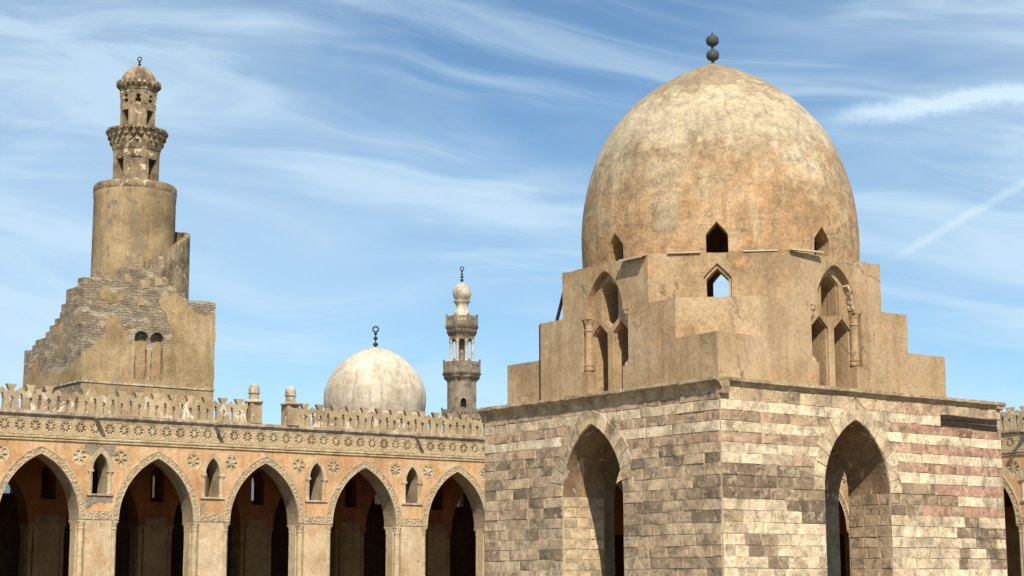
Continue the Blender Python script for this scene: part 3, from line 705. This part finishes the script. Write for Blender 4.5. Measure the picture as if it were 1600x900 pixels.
def arcade_wall_mesh(i0, i1, xl, xr, top, extra=False):
    o = [(xl, AZS)]
    for i in range(i0, i1+1): o += [(BAY*i-AHW, AZS)] + [(BAY*i+a, b) for a, b in reversed(arch(AHW, AZS, AZA, 16))][1:-1] + [(BAY*i+AHW, AZS)]
    o += [(xr, AZS), (xr, top), (xl, top)]
    holes = [[(BAY*i+3.5+a, b) for a, b in niche_hole] for i in range(i0-1, i1+1) if xl+1 < BAY*i+3.5 < xr-1]
    if extra: holes += [ngon(24, .475, (BAY*i+3.5+s_*1.23, 8.77)) for i in range(i0-1, i1+1) if xl+1 < BAY*i+3.5 < xr-1 for s_ in (-1, 1)]
    return o, holes
def build_arcade(root, i0, i1, xl, xr, crest, posts, spouts, patches, depth):
    o, holes = arcade_wall_mesh(i0, i1, xl, xr, 10.95, True)
    wall = plate('arcade_wall', o, holes, AF, 0, -ATH, M['arc'], root)
    o2, h2 = arcade_wall_mesh(i0, i1, xl, xr, 10.7)
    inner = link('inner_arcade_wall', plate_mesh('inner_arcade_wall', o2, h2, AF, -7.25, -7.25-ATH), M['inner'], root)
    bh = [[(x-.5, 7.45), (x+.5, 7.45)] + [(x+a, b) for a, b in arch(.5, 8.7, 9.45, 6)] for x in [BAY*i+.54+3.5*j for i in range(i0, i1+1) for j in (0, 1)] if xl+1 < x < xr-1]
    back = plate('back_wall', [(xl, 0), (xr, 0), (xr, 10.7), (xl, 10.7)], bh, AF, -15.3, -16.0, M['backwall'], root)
    for h in bh: put('window_grille', 'grille', M['trim'], back, ((h[0][0]+h[1][0])/2, 15.5, 8.4))
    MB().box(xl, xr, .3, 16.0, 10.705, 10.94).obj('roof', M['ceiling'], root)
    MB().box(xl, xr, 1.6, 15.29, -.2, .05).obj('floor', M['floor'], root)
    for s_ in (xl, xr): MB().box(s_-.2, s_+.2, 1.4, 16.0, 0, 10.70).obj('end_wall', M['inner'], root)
    profile_strip('string_moulding', [(-.04, 9.54), (.05, 9.56), (.09, 9.60), (.09, 9.66), (.06, 9.69), (.14, 9.74), (.15, 9.82), (.10, 9.87), (-.04, 9.88)], AF, xl, xr, M['trim'], root, arnd, int((xr-xl)*2), .006)
    profile_strip('parapet_ledge', [(-.5, 10.73), (.09, 10.74), (.11, 10.86), (.08, 10.90), (.20, 10.96), (.27, 11.02), (.28, 11.19), (-.5, 11.21)], AF, xl, xr, M['ledge'], root, arnd, int((xr-xl)*3), .010)
    MB().box(xl, xr, -.014, .1, 9.86, 10.74).obj('frieze_ground', M['trim'], root)
    bays = [i for i in range(i0, i1+1)]
    for i in bays:
        x = BAY*i
        put('archivolt', 'archivolt', M['carved'], root, (x, 0, 0)); put('archivolt_lip', 'lip', M['trim'], root, (x, 0, 0)); put('archivolt_lip', 'lip2', M['trim'], root, (x, 0, 0))
        put('arch_soffit', 'soffit', M['reveal'], root, (x, 0, 0))
        fp = put('frieze_panel', 'frieze', M['frieze'], root, (x, 0, 0))
        for j in range(8): put('frieze_rosette', 'rosette', M['trim'], fp, (-3.0625+.875*j, -.105, 10.36))
    for i in range(i0-1, i1+1):
        x = BAY*i+3.5
        if not xl+1 < x < xr-1: continue
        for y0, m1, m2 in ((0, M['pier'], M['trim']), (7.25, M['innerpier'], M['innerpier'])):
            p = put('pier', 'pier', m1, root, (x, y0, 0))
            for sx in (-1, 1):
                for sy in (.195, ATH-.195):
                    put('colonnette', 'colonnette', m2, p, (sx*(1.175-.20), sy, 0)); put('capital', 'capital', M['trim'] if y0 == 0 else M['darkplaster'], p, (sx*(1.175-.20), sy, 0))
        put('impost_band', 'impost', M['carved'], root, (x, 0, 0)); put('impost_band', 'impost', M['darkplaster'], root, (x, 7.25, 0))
        nf = put('niche_frame', 'nframe', M['trim'], root, (x, 0, 0)); put('niche_sill', 'nsill', M['ledge'], nf, (0, 0, 0))
        put('niche_reveal', 'nreveal', M['reveal'], nf, (0, 0, 0))
        for sx in (-1, 1): put('niche_colonnette', 'ncol', M['trim'], nf, (sx*.59, .06, 0))
        for s_ in (-1, 1):
            r = put('roundel', ('roundel8', 'roundel6')[arnd.random() < .35], M['trim'], root, (x+s_*1.23, .025, 8.77), 0); put('rim', 'rim', M['trim'], r, (0, 0, 0)); put('hub', 'hub', M['trim'], r, (0, 0, 0)); put('disc', 'disc', M['trim'], r, (0, 0, 0))
            r.rotation_euler.y = arnd.uniform(0, 1)
    for x0, x1 in crest:
        k = 0
        while x0+1.077*(k+1) <= x1+.05:
            o = put('merlon', 'merlon_broken' if arnd.random() < .10 else 'merlon', M['merlon'], root, (x0+1.077*(k+.5), .02, 11.20)); o.rotation_euler.x = arnd.uniform(-.012, .012); o.rotation_euler.y = arnd.uniform(-.006, .006); k += 1
    for x, w in posts:
        p = MB().box(x-w/2, x+w/2, -w/2+.05, w/2+.05, 11.19, 12.42).obj('parapet_post', M['merlon'], root)
        c = MB().lathe([(w*.72, 12.424), (w*.76, 12.46), (w*.74, 12.54), (w*.56, 12.62), (.30, 12.66), (.29, 12.98), (.37, 13.0), (.37, 13.06)], 4 if False else 24, (x, .05))
        smooth_by_angle(c.obj('post_cap', M['ledge'], p), 40)
        c = MB().lathe([(.30, 13.055), (.325, 13.2), (.31, 13.34), (.25, 13.47), (.13, 13.57), (.0, 13.60)], 24, (x, .05), 0, lambda t, z: 1+.03*math.cos(10*t))
        smooth_by_angle(c.obj('post_dome', M['ledge'], p), 50)
    for x in spouts: put('rain_spout', 'spout', M['ledge'], root, (x, 0, 11.00))
    for x, zz in patches:
        pts = []
        for a, b in zz: pts.append((x+a+arnd.uniform(-.04, .04), b+arnd.uniform(-.04, .04)))
        o = plate('bare_brick_patch', pts, [], AF, .012, -.03, M['brick'], root); o['label'] = 'grey bare brick where the plaster has fallen'
YA, XA0 = 92.657, 37.662
main = thing('courtyard_arcade', 'long orange plaster arcade with pointed arches and openwork cresting, left of the pavilion', 'arcade', (XA0, YA, 0))
L = lambda X: X-XA0
build_arcade(main, -1, 6, L(27.2), L(91.4), [(L(35.79)-.5385-7*1.077, L(50.40)), (L(53.72), L(91.2))], [(L(50.80), .74), (L(53.30), .80)],
             [L(40.72), L(48.15), L(62.36), L(33.4), L(69.4), L(76.6)],
             [(L(41.16), [(-.98, 9.05), (-.95, 9.5), (.85, 9.5), (.82, 9.0), (.55, 8.7), (0, 9.39), (-.55, 8.8)]), (L(41.16), [(-.80, 5.84), (-.84, 6.62), (.8, 6.62), (.82, 6.3), (.3, 6.22), (.1, 6.35), (-.35, 6.2), (-.5, 5.95)]),
              (L(48.16), [(-.74, 5.84), (-.72, 6.4), (-.42, 6.5), (-.36, 6.1), (-.5, 5.86)])], 16)
side = thing('courtyard_arcade', 'sliver of orange arcade seen past the right edge of the pavilion', 'arcade', (91.5, 71.25, 0), -PI/2)
build_arcade(side, -2, 2, -20.6, 17.4, [(-20.9, 17.4)], [], [3.6, -3.4], [], 16)

# ------------------------------------------------------------------ spiral minaret
mrn = random.Random(5)
MX, MY = 48.91, 114.0
mt = thing('spiral_minaret', 'tall ochre tower with outside stair, round drum and small ribbed dome', 'minaret', (MX, MY, 0))
FM = frame((0, 0, 0), (1, 0, 0), (0, -1, 0)); LM = frame((0, 0, 0), (0, -1, 0), (-1, 0, 0))
def rag(pts, j=.05, step=.45):
    out = []
    for i, p in enumerate(pts):
        q = pts[(i+1) % len(pts)]; Ld = math.hypot(q[0]-p[0], q[1]-p[1]); n = max(1, int(Ld/step)); out.append(p)
        for k in range(1, n): t = k/n; out.append((p[0]+(q[0]-p[0])*t+mrn.uniform(-j, j), p[1]+(q[1]-p[1])*t+mrn.uniform(-j, j)))
    return out
fo = [(.01, 0), (10.23, 0), (10.24, 22.02), (9.3, 22.10), (8.6, 22.02), (7.95, 22.03), (7.6, 22.3), (7.1, 22.7), (6.5, 23.0), (6.1, 23.4), (5.5, 24.0), (4.6, 24.02), (3.6, 23.93), (2.80, 23.92), (2.77, 23.03), (1.2, 22.95), (.01, 22.9)]
def horse(c):
    pts = [(c-.47, 16.02), (c+.47, 16.02), (c+.47, 18.62)]
    pts += [(c+.53*math.cos(t), 18.93+.53*math.sin(t)) for t in [rad(x) for x in range(-28, 209, 14)]]
    return pts + [(c-.47, 18.62)]
hole = [horse(4.47), horse(5.68)]
fwall = plate('tower_wall', fo, hole, FM, 0, -1.0, M['rubble'], mt)
MB().box(4.3-.4, 6.3, .34, .6, 15.9, 18.75).obj('blind_window_fill', M['ochre'], fwall)
MB().box(3.8, 6.4, .9, 1.1, 15.8, 20.0).obj('window_back', M['ochre'], fwall)
c = MB().lathe([(.17, 16.02), (.17, 16.12), (.13, 16.2), (.10, 16.24), (.10, 18.1), (.13, 18.14)], 12, (5.075, .12)).box(4.90, 5.25, -.04, .32, 18.14, 18.40)
c.obj('window_column', M['ledge'], fwall)
ls = [(-.004, 0), (-.004, 22.88), (-.9, 22.92), (-1.07, 22.95), (-1.0, 21.9), (-1.78, 21.93), (-1.78, 21.62), (-2.7, 21.55), (-2.7, 21.4), (-3.79, 21.42), (-3.75, 20.95), (-4.0, 20.85), (-4.0, 20.5), (-4.87, 20.5), (-4.83, 20.1), (-5.76, 20.1), (-5.73, 19.75), (-6.43, 19.72), (-6.41, 19.36), (-8.28, 19.35), (-8.26, 19.05), (-8.83, 19.0), (-8.81, 18.72), (-10.3, 18.82), (-10.3, 0)]
lwall = plate('stair_wall', list(reversed(ls)), [], LM, 0, -1.0, M['rubble'], mt)
MB().box(.9, 10.2, .9, 10.28, 0, 18.6).box(7.5, 10.22, .5, 10.2, 18.5, 21.9).box(.5, 8.0, .5, 4.2, 18.5, 22.6).obj('tower_core', M['rubble'], mt)
for i in range(12):
    z = 22.4-.3*i; MB().box(.95, 2.6, 1.3+.7*i, 2.02+.7*i, 18.5 if z-.4 < 18.5 else z-.5, z-.55 if z-.55 > 18.65 else 18.65+.001*i).obj('stair_step', M['rubble'], mt) if z-.55 > 18.7 else None
# string course
MB().box(-.10, 10.30, -.10, .05, 15.56, 15.70).obj('string_course', M['ledge'], fwall)
MB().box(-.095, .05, .04, 10.35, 15.565, 15.695).obj('string_course', M['ledge'], lwall)
# render still clinging to the masonry, in ragged sheets
pl1 = [(.02, .1), (10.22, .1), (10.22, 21.1), (9.4, 21.0), (8.7, 21.15), (8.1, 21.5), (7.6, 22.1), (7.0, 22.5), (6.6, 22.2), (6.0, 22.3), (5.7, 21.7), (5.9, 21.2), (6.3, 20.9), (6.5, 20.2), (6.9, 19.6), (6.8, 18.9), (6.45, 18.5), (6.17, 18.45), (6.17, 16.0), (5.20, 16.0), (5.20, 18.4), (4.95, 18.4), (4.95, 16.0), (3.98, 16.0), (3.98, 18.45), (3.35, 18.8), (3.1, 19.6), (2.7, 20.2), (2.0, 20.3), (1.75, 19.9), (1.8, 19.2), (1.3, 18.6), (.7, 18.0), (.02, 17.6)]
p = plate('render_sheet', rag(pl1, .06), [], FM, .035, -.02, M['ochre'], fwall)
for q in ([(1.2, 21.9), (1.3, 22.4), (1.9, 22.5), (2.1, 21.9), (2.9, 22.0), (3.0, 21.6), (2.0, 21.2), (1.3, 21.5)], [(3.0, 23.4), (3.4, 23.5), (3.5, 22.9), (3.1, 22.8)], [(4.2, 23.1), (4.9, 23.2), (5.0, 22.6), (4.4, 22.5)], [(4.0, 21.9), (4.6, 21.9), (4.6, 21.3), (4.1, 21.2)], [(5.2, 23.5), (5.9, 23.4), (5.9, 22.9), (5.4, 22.8)]):
    plate('render_sheet', rag(q, .05, .25), [], FM, .03, -.02, M['ochre'], fwall)
for q in ([(-.02, 17.3), (-.02, 15.71), (-10.28, 15.71), (-10.28, 16.9), (-8.8, 17.3), (-8.0, 17.9), (-7.6, 17.4), (-6.5, 16.3), (-5.5, 16.9), (-4.2, 16.6), (-2.9, 16.4), (-2.3, 16.8), (-1.5, 17.0), (-.8, 17.3)],
          [(-4.1, 20.0), (-3.4, 20.2), (-3.2, 19.0), (-3.3, 18.0), (-3.6, 17.6), (-4.1, 18.3)], [(-.2, 20.6), (-.1, 19.6), (-1.0, 19.7), (-1.0, 20.4)], [(-.9, 21.7), (-.3, 21.6), (-.6, 21.0), (-1.2, 21.1)]):
    plate('render_sheet', rag(q, .06, .3), [], LM, .03, -.02, M['ochre'], lwall)
AX, AY = 54.75-MX, 118.8-MY
drum = MB().lathe([(3.02, 18.5), (3.0, 29.9), (3.03, 30.0), (3.03, 30.75), (2.95, 30.9), (2.6, 30.94), (0.5, 30.95)], 72, (AX, AY)); smooth_by_angle(drum.obj('drum', M['drum'], mt), 40)
rm = MB().lathe([(3.036, 30.35), (3.06, 30.4), (3.05, 30.8), (2.96, 30.945), (2.62, 30.96)], 72, (AX, AY)); smooth_by_angle(rm.obj('drum_rim', M['mstone'], mt), 40)
# bare stone strip on the drum's right flank
cang = math.atan2(-118.8, -54.75)      # towards the camera
def arc_wall(name, a0, a1, r0, r1, z0f, z1f, mat, parent, n):
    v = []
    for i in range(n+1):
        t = cang + rad(a0+(a1-a0)*i/n)
        for r, zf in ((r1, z0f), (r1, z1f), (r0, z1f), (r0, z0f)): v.append((AX+r*math.cos(t), AY+r*math.sin(t), zf(a0+(a1-a0)*i/n)))
    f = [(0, 1, 2, 3), tuple(4*n+i for i in range(4))]
    for i in range(n):
        for k in range(4): f.append((4*i+k, 4*i+(k+1) % 4, 4*i+4+(k+1) % 4, 4*i+4+k))
    return link(name, mesh(name, v, f), mat, parent)
def ztop(a):
    P = [(10, 24.4), (26, 25.1), (47, 26.1), (70, 27.0), (90, 27.5), (110, 27.9), (134, 28.2), (190, 28.6)]
    for (a0, z0), (a1, z1) in zip(P, P[1:]):
        if a <= a1: return z0+(z1-z0)*max(0, a-a0)/(a1-a0)
    return 28.6
# spiral stair: treads of a few degrees each, with their outer parapet stepping up
for i in range(30):
    a0 = 12+6*i; z = ztop(a0+3)
    o = arc_wall('stair_parapet', a0, a0+6.0, 3.72, 4.12+.004*(i % 2), lambda a: 20.5, lambda a, z=z: z, M['mstone'], mt, 3)
    arc_wall('stair_tread', a0, a0+6.0, 2.9, 3.73, lambda a: 20.4, lambda a, z=z: z-.8, M['mstone'], mt, 2)
# bare masonry patch on the drum
pv = []
# octagonal storeys
FA = cang                               # one face turned to the courtyard
def octo(r, a0=FA+PI/8): return ngon(8, r, (AX, AY), a0)
def octo_ring(rings, name, mat, parent):
    b = MB(); k = len(rings); v = []
    for r, z in rings: v += [(x, y, z) for x, y in octo(r)]
    f = [tuple(reversed(range(8))), tuple((k-1)*8+i for i in range(8))]
    for s in range(k-1):
        for i in range(8): f.append((s*8+i, s*8+(i+1) % 8, s*8+8+(i+1) % 8, s*8+8+i))
    b.add(v, f); return b.obj(name, mat, parent)
def door_cutter(ang, r, w, z0, z1, dep, arrow=False):
    d = Vector((math.cos(ang), math.sin(ang), 0)); Uv = Vector((-d.y, d.x, 0))
    h = [(-w, z0), (w, z0), (w, z1), (-w, z1)]
    if arrow: h = [(-w, z0), (w, z0), (w, z0+.25), (w*.35, z0+.33), (w*.8, z0+.5), (w*.5, z0+.62), (-w*.5, z0+.62), (-w*.8, z0+.5), (-w*.35, z0+.33), (-w, z0+.25)]
    me = plate_mesh('cutter', h, [], frame(d*(r-dep), Uv, d), dep+.3, 0.0)
    c = link('cutter', me, M['mstone']); c.location = (MX+AX, MY+AY, 0); return c
s1 = octo_ring([(1.82, 30.9), (1.82, 33.55), (1.86, 33.58)], 'lower_storey', M['mstone'], mt)
bpy.context.view_layer.update()
bool_cut(s1, [door_cutter(FA+PI/4, 1.68, .40, 31.1, 32.88, 1.35), door_cutter(FA-PI/4, 1.68, .36, 31.1, 32.88, 1.35), door_cutter(FA+3*PI/4, 1.68, .3, 31.1, 32.85, .8), door_cutter(FA, 1.68, .36, 31.1, 32.95, .08)])
def tri_trim(ang, r, z):
    d = Vector((math.cos(ang), math.sin(ang), 0)); Uv = Vector((-d.y, d.x, 0)); fr = frame(Vector((AX, AY, 0))+d*r, Uv, d)
    plate('door_hood', [(-.42, z), (-.30, z+.18), (-.16, z+.20), (0, z+.46), (.16, z+.20), (.30, z+.18), (.42, z), (.33, z), (.24, z+.10), (.10, z+.12), (0, z+.32), (-.10, z+.12), (-.24, z+.10), (-.33, z)], [], fr, .05, -.05, M['mstone'], s1)
for q in (-PI/4, 0, PI/4): tri_trim(FA+q, 1.68, 32.95)
bal = octo_ring([(1.80, 33.56), (1.92, 33.9), (1.98, 34.1), (2.0, 34.5), (2.12, 34.8), (2.28, 35.05), (2.30, 35.22), (1.3, 35.25)], 'balcony', M['mstone'], mt)
mq = MB()
for tier, (r, z, n, w) in enumerate(((1.98, 34.02, 24, .17), (2.14, 34.42, 24, .19), (2.28, 34.82, 24, .20))):
    for j in range(n):
        t = FA + 2*PI*(j+.5*tier)/n; d = Vector((math.cos(t), math.sin(t), 0)); s_ = Vector((-d.y, d.x, 0)); c0 = Vector((AX, AY, 0))
        v = [c0+d*(r-.05-.25)+Vector((0, 0, z-.05)), c0+d*r+s_*w+Vector((0, 0, z+.30)), c0+d*r-s_*w+Vector((0, 0, z+.30)), c0+d*(r-.35)+s_*w+Vector((0, 0, z+.30)), c0+d*(r-.35)-s_*w+Vector((0, 0, z+.30)), c0+d*(r+.02)+Vector((0, 0, z+.12))]
        mq.add(v, [(0, 5, 1), (0, 2, 5), (5, 2, 1), (1, 2, 4, 3), (0, 1, 3), (0, 4, 2), (0, 3, 4)])
mq.obj('muqarnas', M['mstone'], bal)
s2 = octo_ring([(1.38, 35.2), (1.38, 38.2), (1.44, 38.23)], 'upper_storey', M['mstone'], mt)
bpy.context.view_layer.update()
cs = [door_cutter(FA+PI/4, 1.28, .34, 35.4, 36.66, 1.0), door_cutter(FA-PI/4, 1.28, .30, 35.4, 36.66, 1.0), door_cutter(FA+PI*3/4, 1.28, .26, 35.4, 36.62, .7)]
cs += [door_cutter(FA+PI/4*j, 1.28, .22, 37.22, 37.8, .8, True) for j in range(-2, 3)]
bool_cut(s2, cs)
for j in range(8):
    t = FA+PI/8+PI/4*j; P = (AX+1.33*math.cos(t), AY+1.33*math.sin(t))
    MB().lathe([(.11, 37.1), (.09, 37.15), (.085, 37.85), (.15, 38.02), (.15, 38.1)], 10, P).obj('corner_colonnette', M['mstone'], s2)
cr = octo_ring([(1.40, 38.18), (1.45, 38.4), (1.56, 38.55), (1.62, 38.8), (1.30, 38.82)], 'crown', M['mstone'], mt)
mq = MB()
for j in range(24):
    t = FA + 2*PI*j/24; d = Vector((math.cos(t), math.sin(t), 0)); s_ = Vector((-d.y, d.x, 0)); c0 = Vector((AX, AY, 0))
    v = [c0+d*1.38+Vector((0, 0, 38.35)), c0+d*1.66+s_*.12+Vector((0, 0, 38.66)), c0+d*1.66-s_*.12+Vector((0, 0, 38.66)), c0+d*1.66+s_*.08+Vector((0, 0, 38.95)), c0+d*1.66-s_*.08+Vector((0, 0, 38.95)), c0+d*1.4+s_*.12+Vector((0, 0, 38.9)), c0+d*1.4-s_*.12+Vector((0, 0, 38.9))]
    mq.add(v, [(0, 2, 1), (1, 2, 4, 3), (3, 4, 6, 5), (0, 1, 3, 5), (0, 6, 4, 2), (0, 5, 6)])
mq.obj('crown_corbels', M['mstone'], cr)
cap = MB().lathe([(1.22, 38.8), (1.25, 39.0), (1.24, 39.2), (1.16, 39.45), (1.03, 39.68), (.82, 39.92), (.55, 40.11), (.28, 40.24), (.08, 40.30)], 96, (AX, AY), 0, lambda t, z: 1+(.10*abs(math.cos(9*t))-.06 if z > 39.1 else 0))
smooth_by_angle(cap.obj('ribbed_dome', M['mstone'], mt), 60)
def crescent_finial(parent, x, y, z0, balls, rr, mat, stem):
    b = MB(); z = z0
    b.lathe([(stem, z0-.1), (stem, balls[-1][0]+balls[-1][1])], 8, (x, y))
    for zc, r in balls: b.lathe([(0, zc-r)] + [(r*math.cos(q), zc+r*.85*math.sin(q)) for q in [rad(a) for a in range(-70, 71, 20)]] + [(0, zc+r)], 12, (x, y))
    top = balls[-1][0]+balls[-1][1]
    b.torus((x, y, top+rr), (R0.x, R0.y, 0), (0, 0, 1), rr, rr*.28)
    return smooth_by_angle(b.obj('finial', mat, parent), 50)
crescent_finial(mt, AX, AY, 40.28, [(40.42, .12), (40.62, .10)], .15, M['bronze'], .04)

# ------------------------------------------------------------------ plain dome behind the arcade
mh = thing('mausoleum', 'pale smooth plaster dome with crescent finial rising behind the cresting', 'dome', (86.45, 135.0, 0))
pr = spline([(4.45, 16.9), (4.58, 17.46), (4.66, 18.04), (4.64, 18.92), (4.50, 19.51), (4.12, 20.39), (3.50, 21.28), (2.62, 22.1), (1.55, 22.72), (.6, 23.05), (.05, 23.2)], 4)
smooth_by_angle(MB().lathe(pr, 96).obj('dome', M['mdome'], mh), 50)
dw = MB().lathe([(4.75, 14.0), (4.75, 16.75), (4.6, 16.92), (4.3, 16.93)], 64).obj('drum', M['mdome'], mh)
for j in range(16):
    t = 2*PI*j/16+.1; d = Vector((math.cos(t), math.sin(t), 0)); fr = frame(d*4.72, (-d.y, d.x, 0), d)
    plate('drum_window', [(-.3, 15.2), (.3, 15.2)] + arch(.3, 16.1, 16.55, 5), [], fr, .06, -.1, M['bronze'], dw)
MB().box(-7, 7, -7, 7, 0, 14.0).obj('block', M['rstone'], mh)
crescent_finial(mh, 0, 0, 23.15, [(23.45, .24), (24.02, .20), (24.45, .16)], .25, M['bronze'], .06)

# ------------------------------------------------------------------ slender minaret
sm = thing('slender_minaret', 'slender grey stone minaret with open columned pavilion and bulb top', 'minaret', (106.86, 150.0, 0))
sa = math.atan2(-150, -106.86)+PI/8
def oc(rings, name, mat, parent=sm, n=8):
    b = MB(); k = len(rings); v = []
    for r, z in rings: v += [(x, y, z) for x, y in ngon(n, r, (0, 0), sa)]
    f = [tuple(reversed(range(n))), tuple((k-1)*n+i for i in range(n))]
    for s in range(k-1):
        for i in range(n): f.append((s*n+i, s*n+(i+1) % n, s*n+n+(i+1) % n, s*n+n+i))
    return b.add(v, f).obj(name, mat, parent)
sh = oc([(1.66, 12), (1.66, 22.75)], 'shaft', M['rstone'])
oc([(2.6, 0), (2.6, 14.5)], 'base', M['rstone'])
bpy.context.view_layer.update()
d = Vector((math.cos(sa-PI/8+.12), math.sin(sa-PI/8+.12), 0))
me = plate_mesh('cutter', [(-.30, 19.9), (.30, 19.9)] + arch(.30, 20.55, 20.9, 6), [], frame(d*.7, (-d.y, d.x, 0), d), 1.4, 0)
c = link('cutter', me, M['rstone']); c.location = (106.86, 150, 0); bpy.context.view_layer.update(); bool_cut(sh, [c])
def balcony(name, r0, r1, z0, z1, z2, mat=M['rstone']):
    b_ = oc([(r0, z0), (r0+(r1-r0)*.35, z0+(z1-z0)*.3), (r0+(r1-r0)*.55, z0+(z1-z0)*.35), (r0+(r1-r0)*.75, z0+(z1-z0)*.65), (r1*.98, z0+(z1-z0)*.7), (r1, z1), (r1*.85, z1+.01)], name, mat)
    q = MB()
    for row in range(2):
        for j in range(24):
            t = sa + 2*PI*(j+.5*row)/24; dd = Vector((math.cos(t), math.sin(t), 0)); s_ = Vector((-dd.y, dd.x, 0)); rr = r0+(r1-r0)*(.62+.34*row); z = z0+(z1-z0)*(.12+.38*row); hh = (z1-z0)*.34; w = rr*.11
            v = [dd*(rr-.25)+Vector((0, 0, z)), dd*rr+s_*w+Vector((0, 0, z+hh)), dd*rr-s_*w+Vector((0, 0, z+hh)), dd*(rr-.3)+Vector((0, 0, z+hh))]
            q.add(v, [(0, 2, 1), (1, 2, 3), (0, 1, 3), (0, 3, 2)])
    q.obj('muqarnas', mat, b_)
    for j in range(8):     # pierced parapet panels with corner posts
        p0, p1 = [Vector((x, y, 0)) for x, y in (ngon(8, r1*.97, (0, 0), sa)[j], ngon(8, r1*.97, (0, 0), sa)[(j+1) % 8])]
        mid = (p0+p1)/2; Uv = (p1-p0).normalized(); nn = mid.normalized(); hw = (p1-p0).length/2; fr = frame(mid, Uv, nn); hgt = z2-z1
        hs = [[(a+c_*hw*.22, b2) for a, b2 in ngon(6, min(hw*.17, hgt*.28), (0, z1+hgt*.5))] for c_ in (-2.2, 0, 2.2)]
        plate('parapet_panel', [(-hw, z1-.05), (hw, z1-.05), (hw, z2), (-hw, z2)], hs, fr, 0, -.10, mat, b_)
        MB().lathe([(.09, z1), (.09, z2+.04), (.12, z2+.08), (.09, z2+.2), (.0, z2+.24)], 8, (p0.x, p0.y)).obj('parapet_post', mat, b_)
    return b_
balcony('balcony', 1.66, 2.10, 22.72, 23.75, 24.80)
balcony('balcony', 1.66, 2.30, 17.9, 18.85, 19.75)
for j in range(8):
    x, y = ngon(8, 1.22, (0, 0), sa)[j]
    co = MB().lathe([(.22, 23.7), (.22, 24.9), (.15, 25.05), (.14, 26.75), (.20, 26.9), (.24, 27.2)], 12, (x, y)).obj('column', M['rpale'], sm)
MB().lathe([(.30, 23.7), (.30, 27.4)], 12).obj('central_post', M['rstone'], sm)
oc([(1.05, 27.15), (1.42, 27.16), (1.42, 27.5), (1.2, 27.52)], 'column_ring', M['rstone'])
balcony('balcony', 1.36, 1.80, 27.4, 28.8, 29.65)
neck = MB().lathe([(1.05, 28.8), (1.0, 29.8), (.78, 30.2), (.64, 30.6), (.62, 30.85), (.72, 31.1), (.90, 31.27), (.90, 31.36), (.70, 31.42)], 40); smooth_by_angle(neck.obj('neck', M['rpale'], sm), 50)
bulb = MB().lathe(spline([(.66, 31.40), (.88, 31.75), (.98, 32.2), (.90, 32.65), (.62, 33.05), (.28, 33.28), (.06, 33.40)], 4), 40); smooth_by_angle(bulb.obj('bulb', M['rpale'], sm), 50)
crescent_finial(sm, 0, 0, 33.35, [(33.62, .19), (33.98, .17), (34.28, .14), (34.56, .12)], .19, M['bronze'], .05)
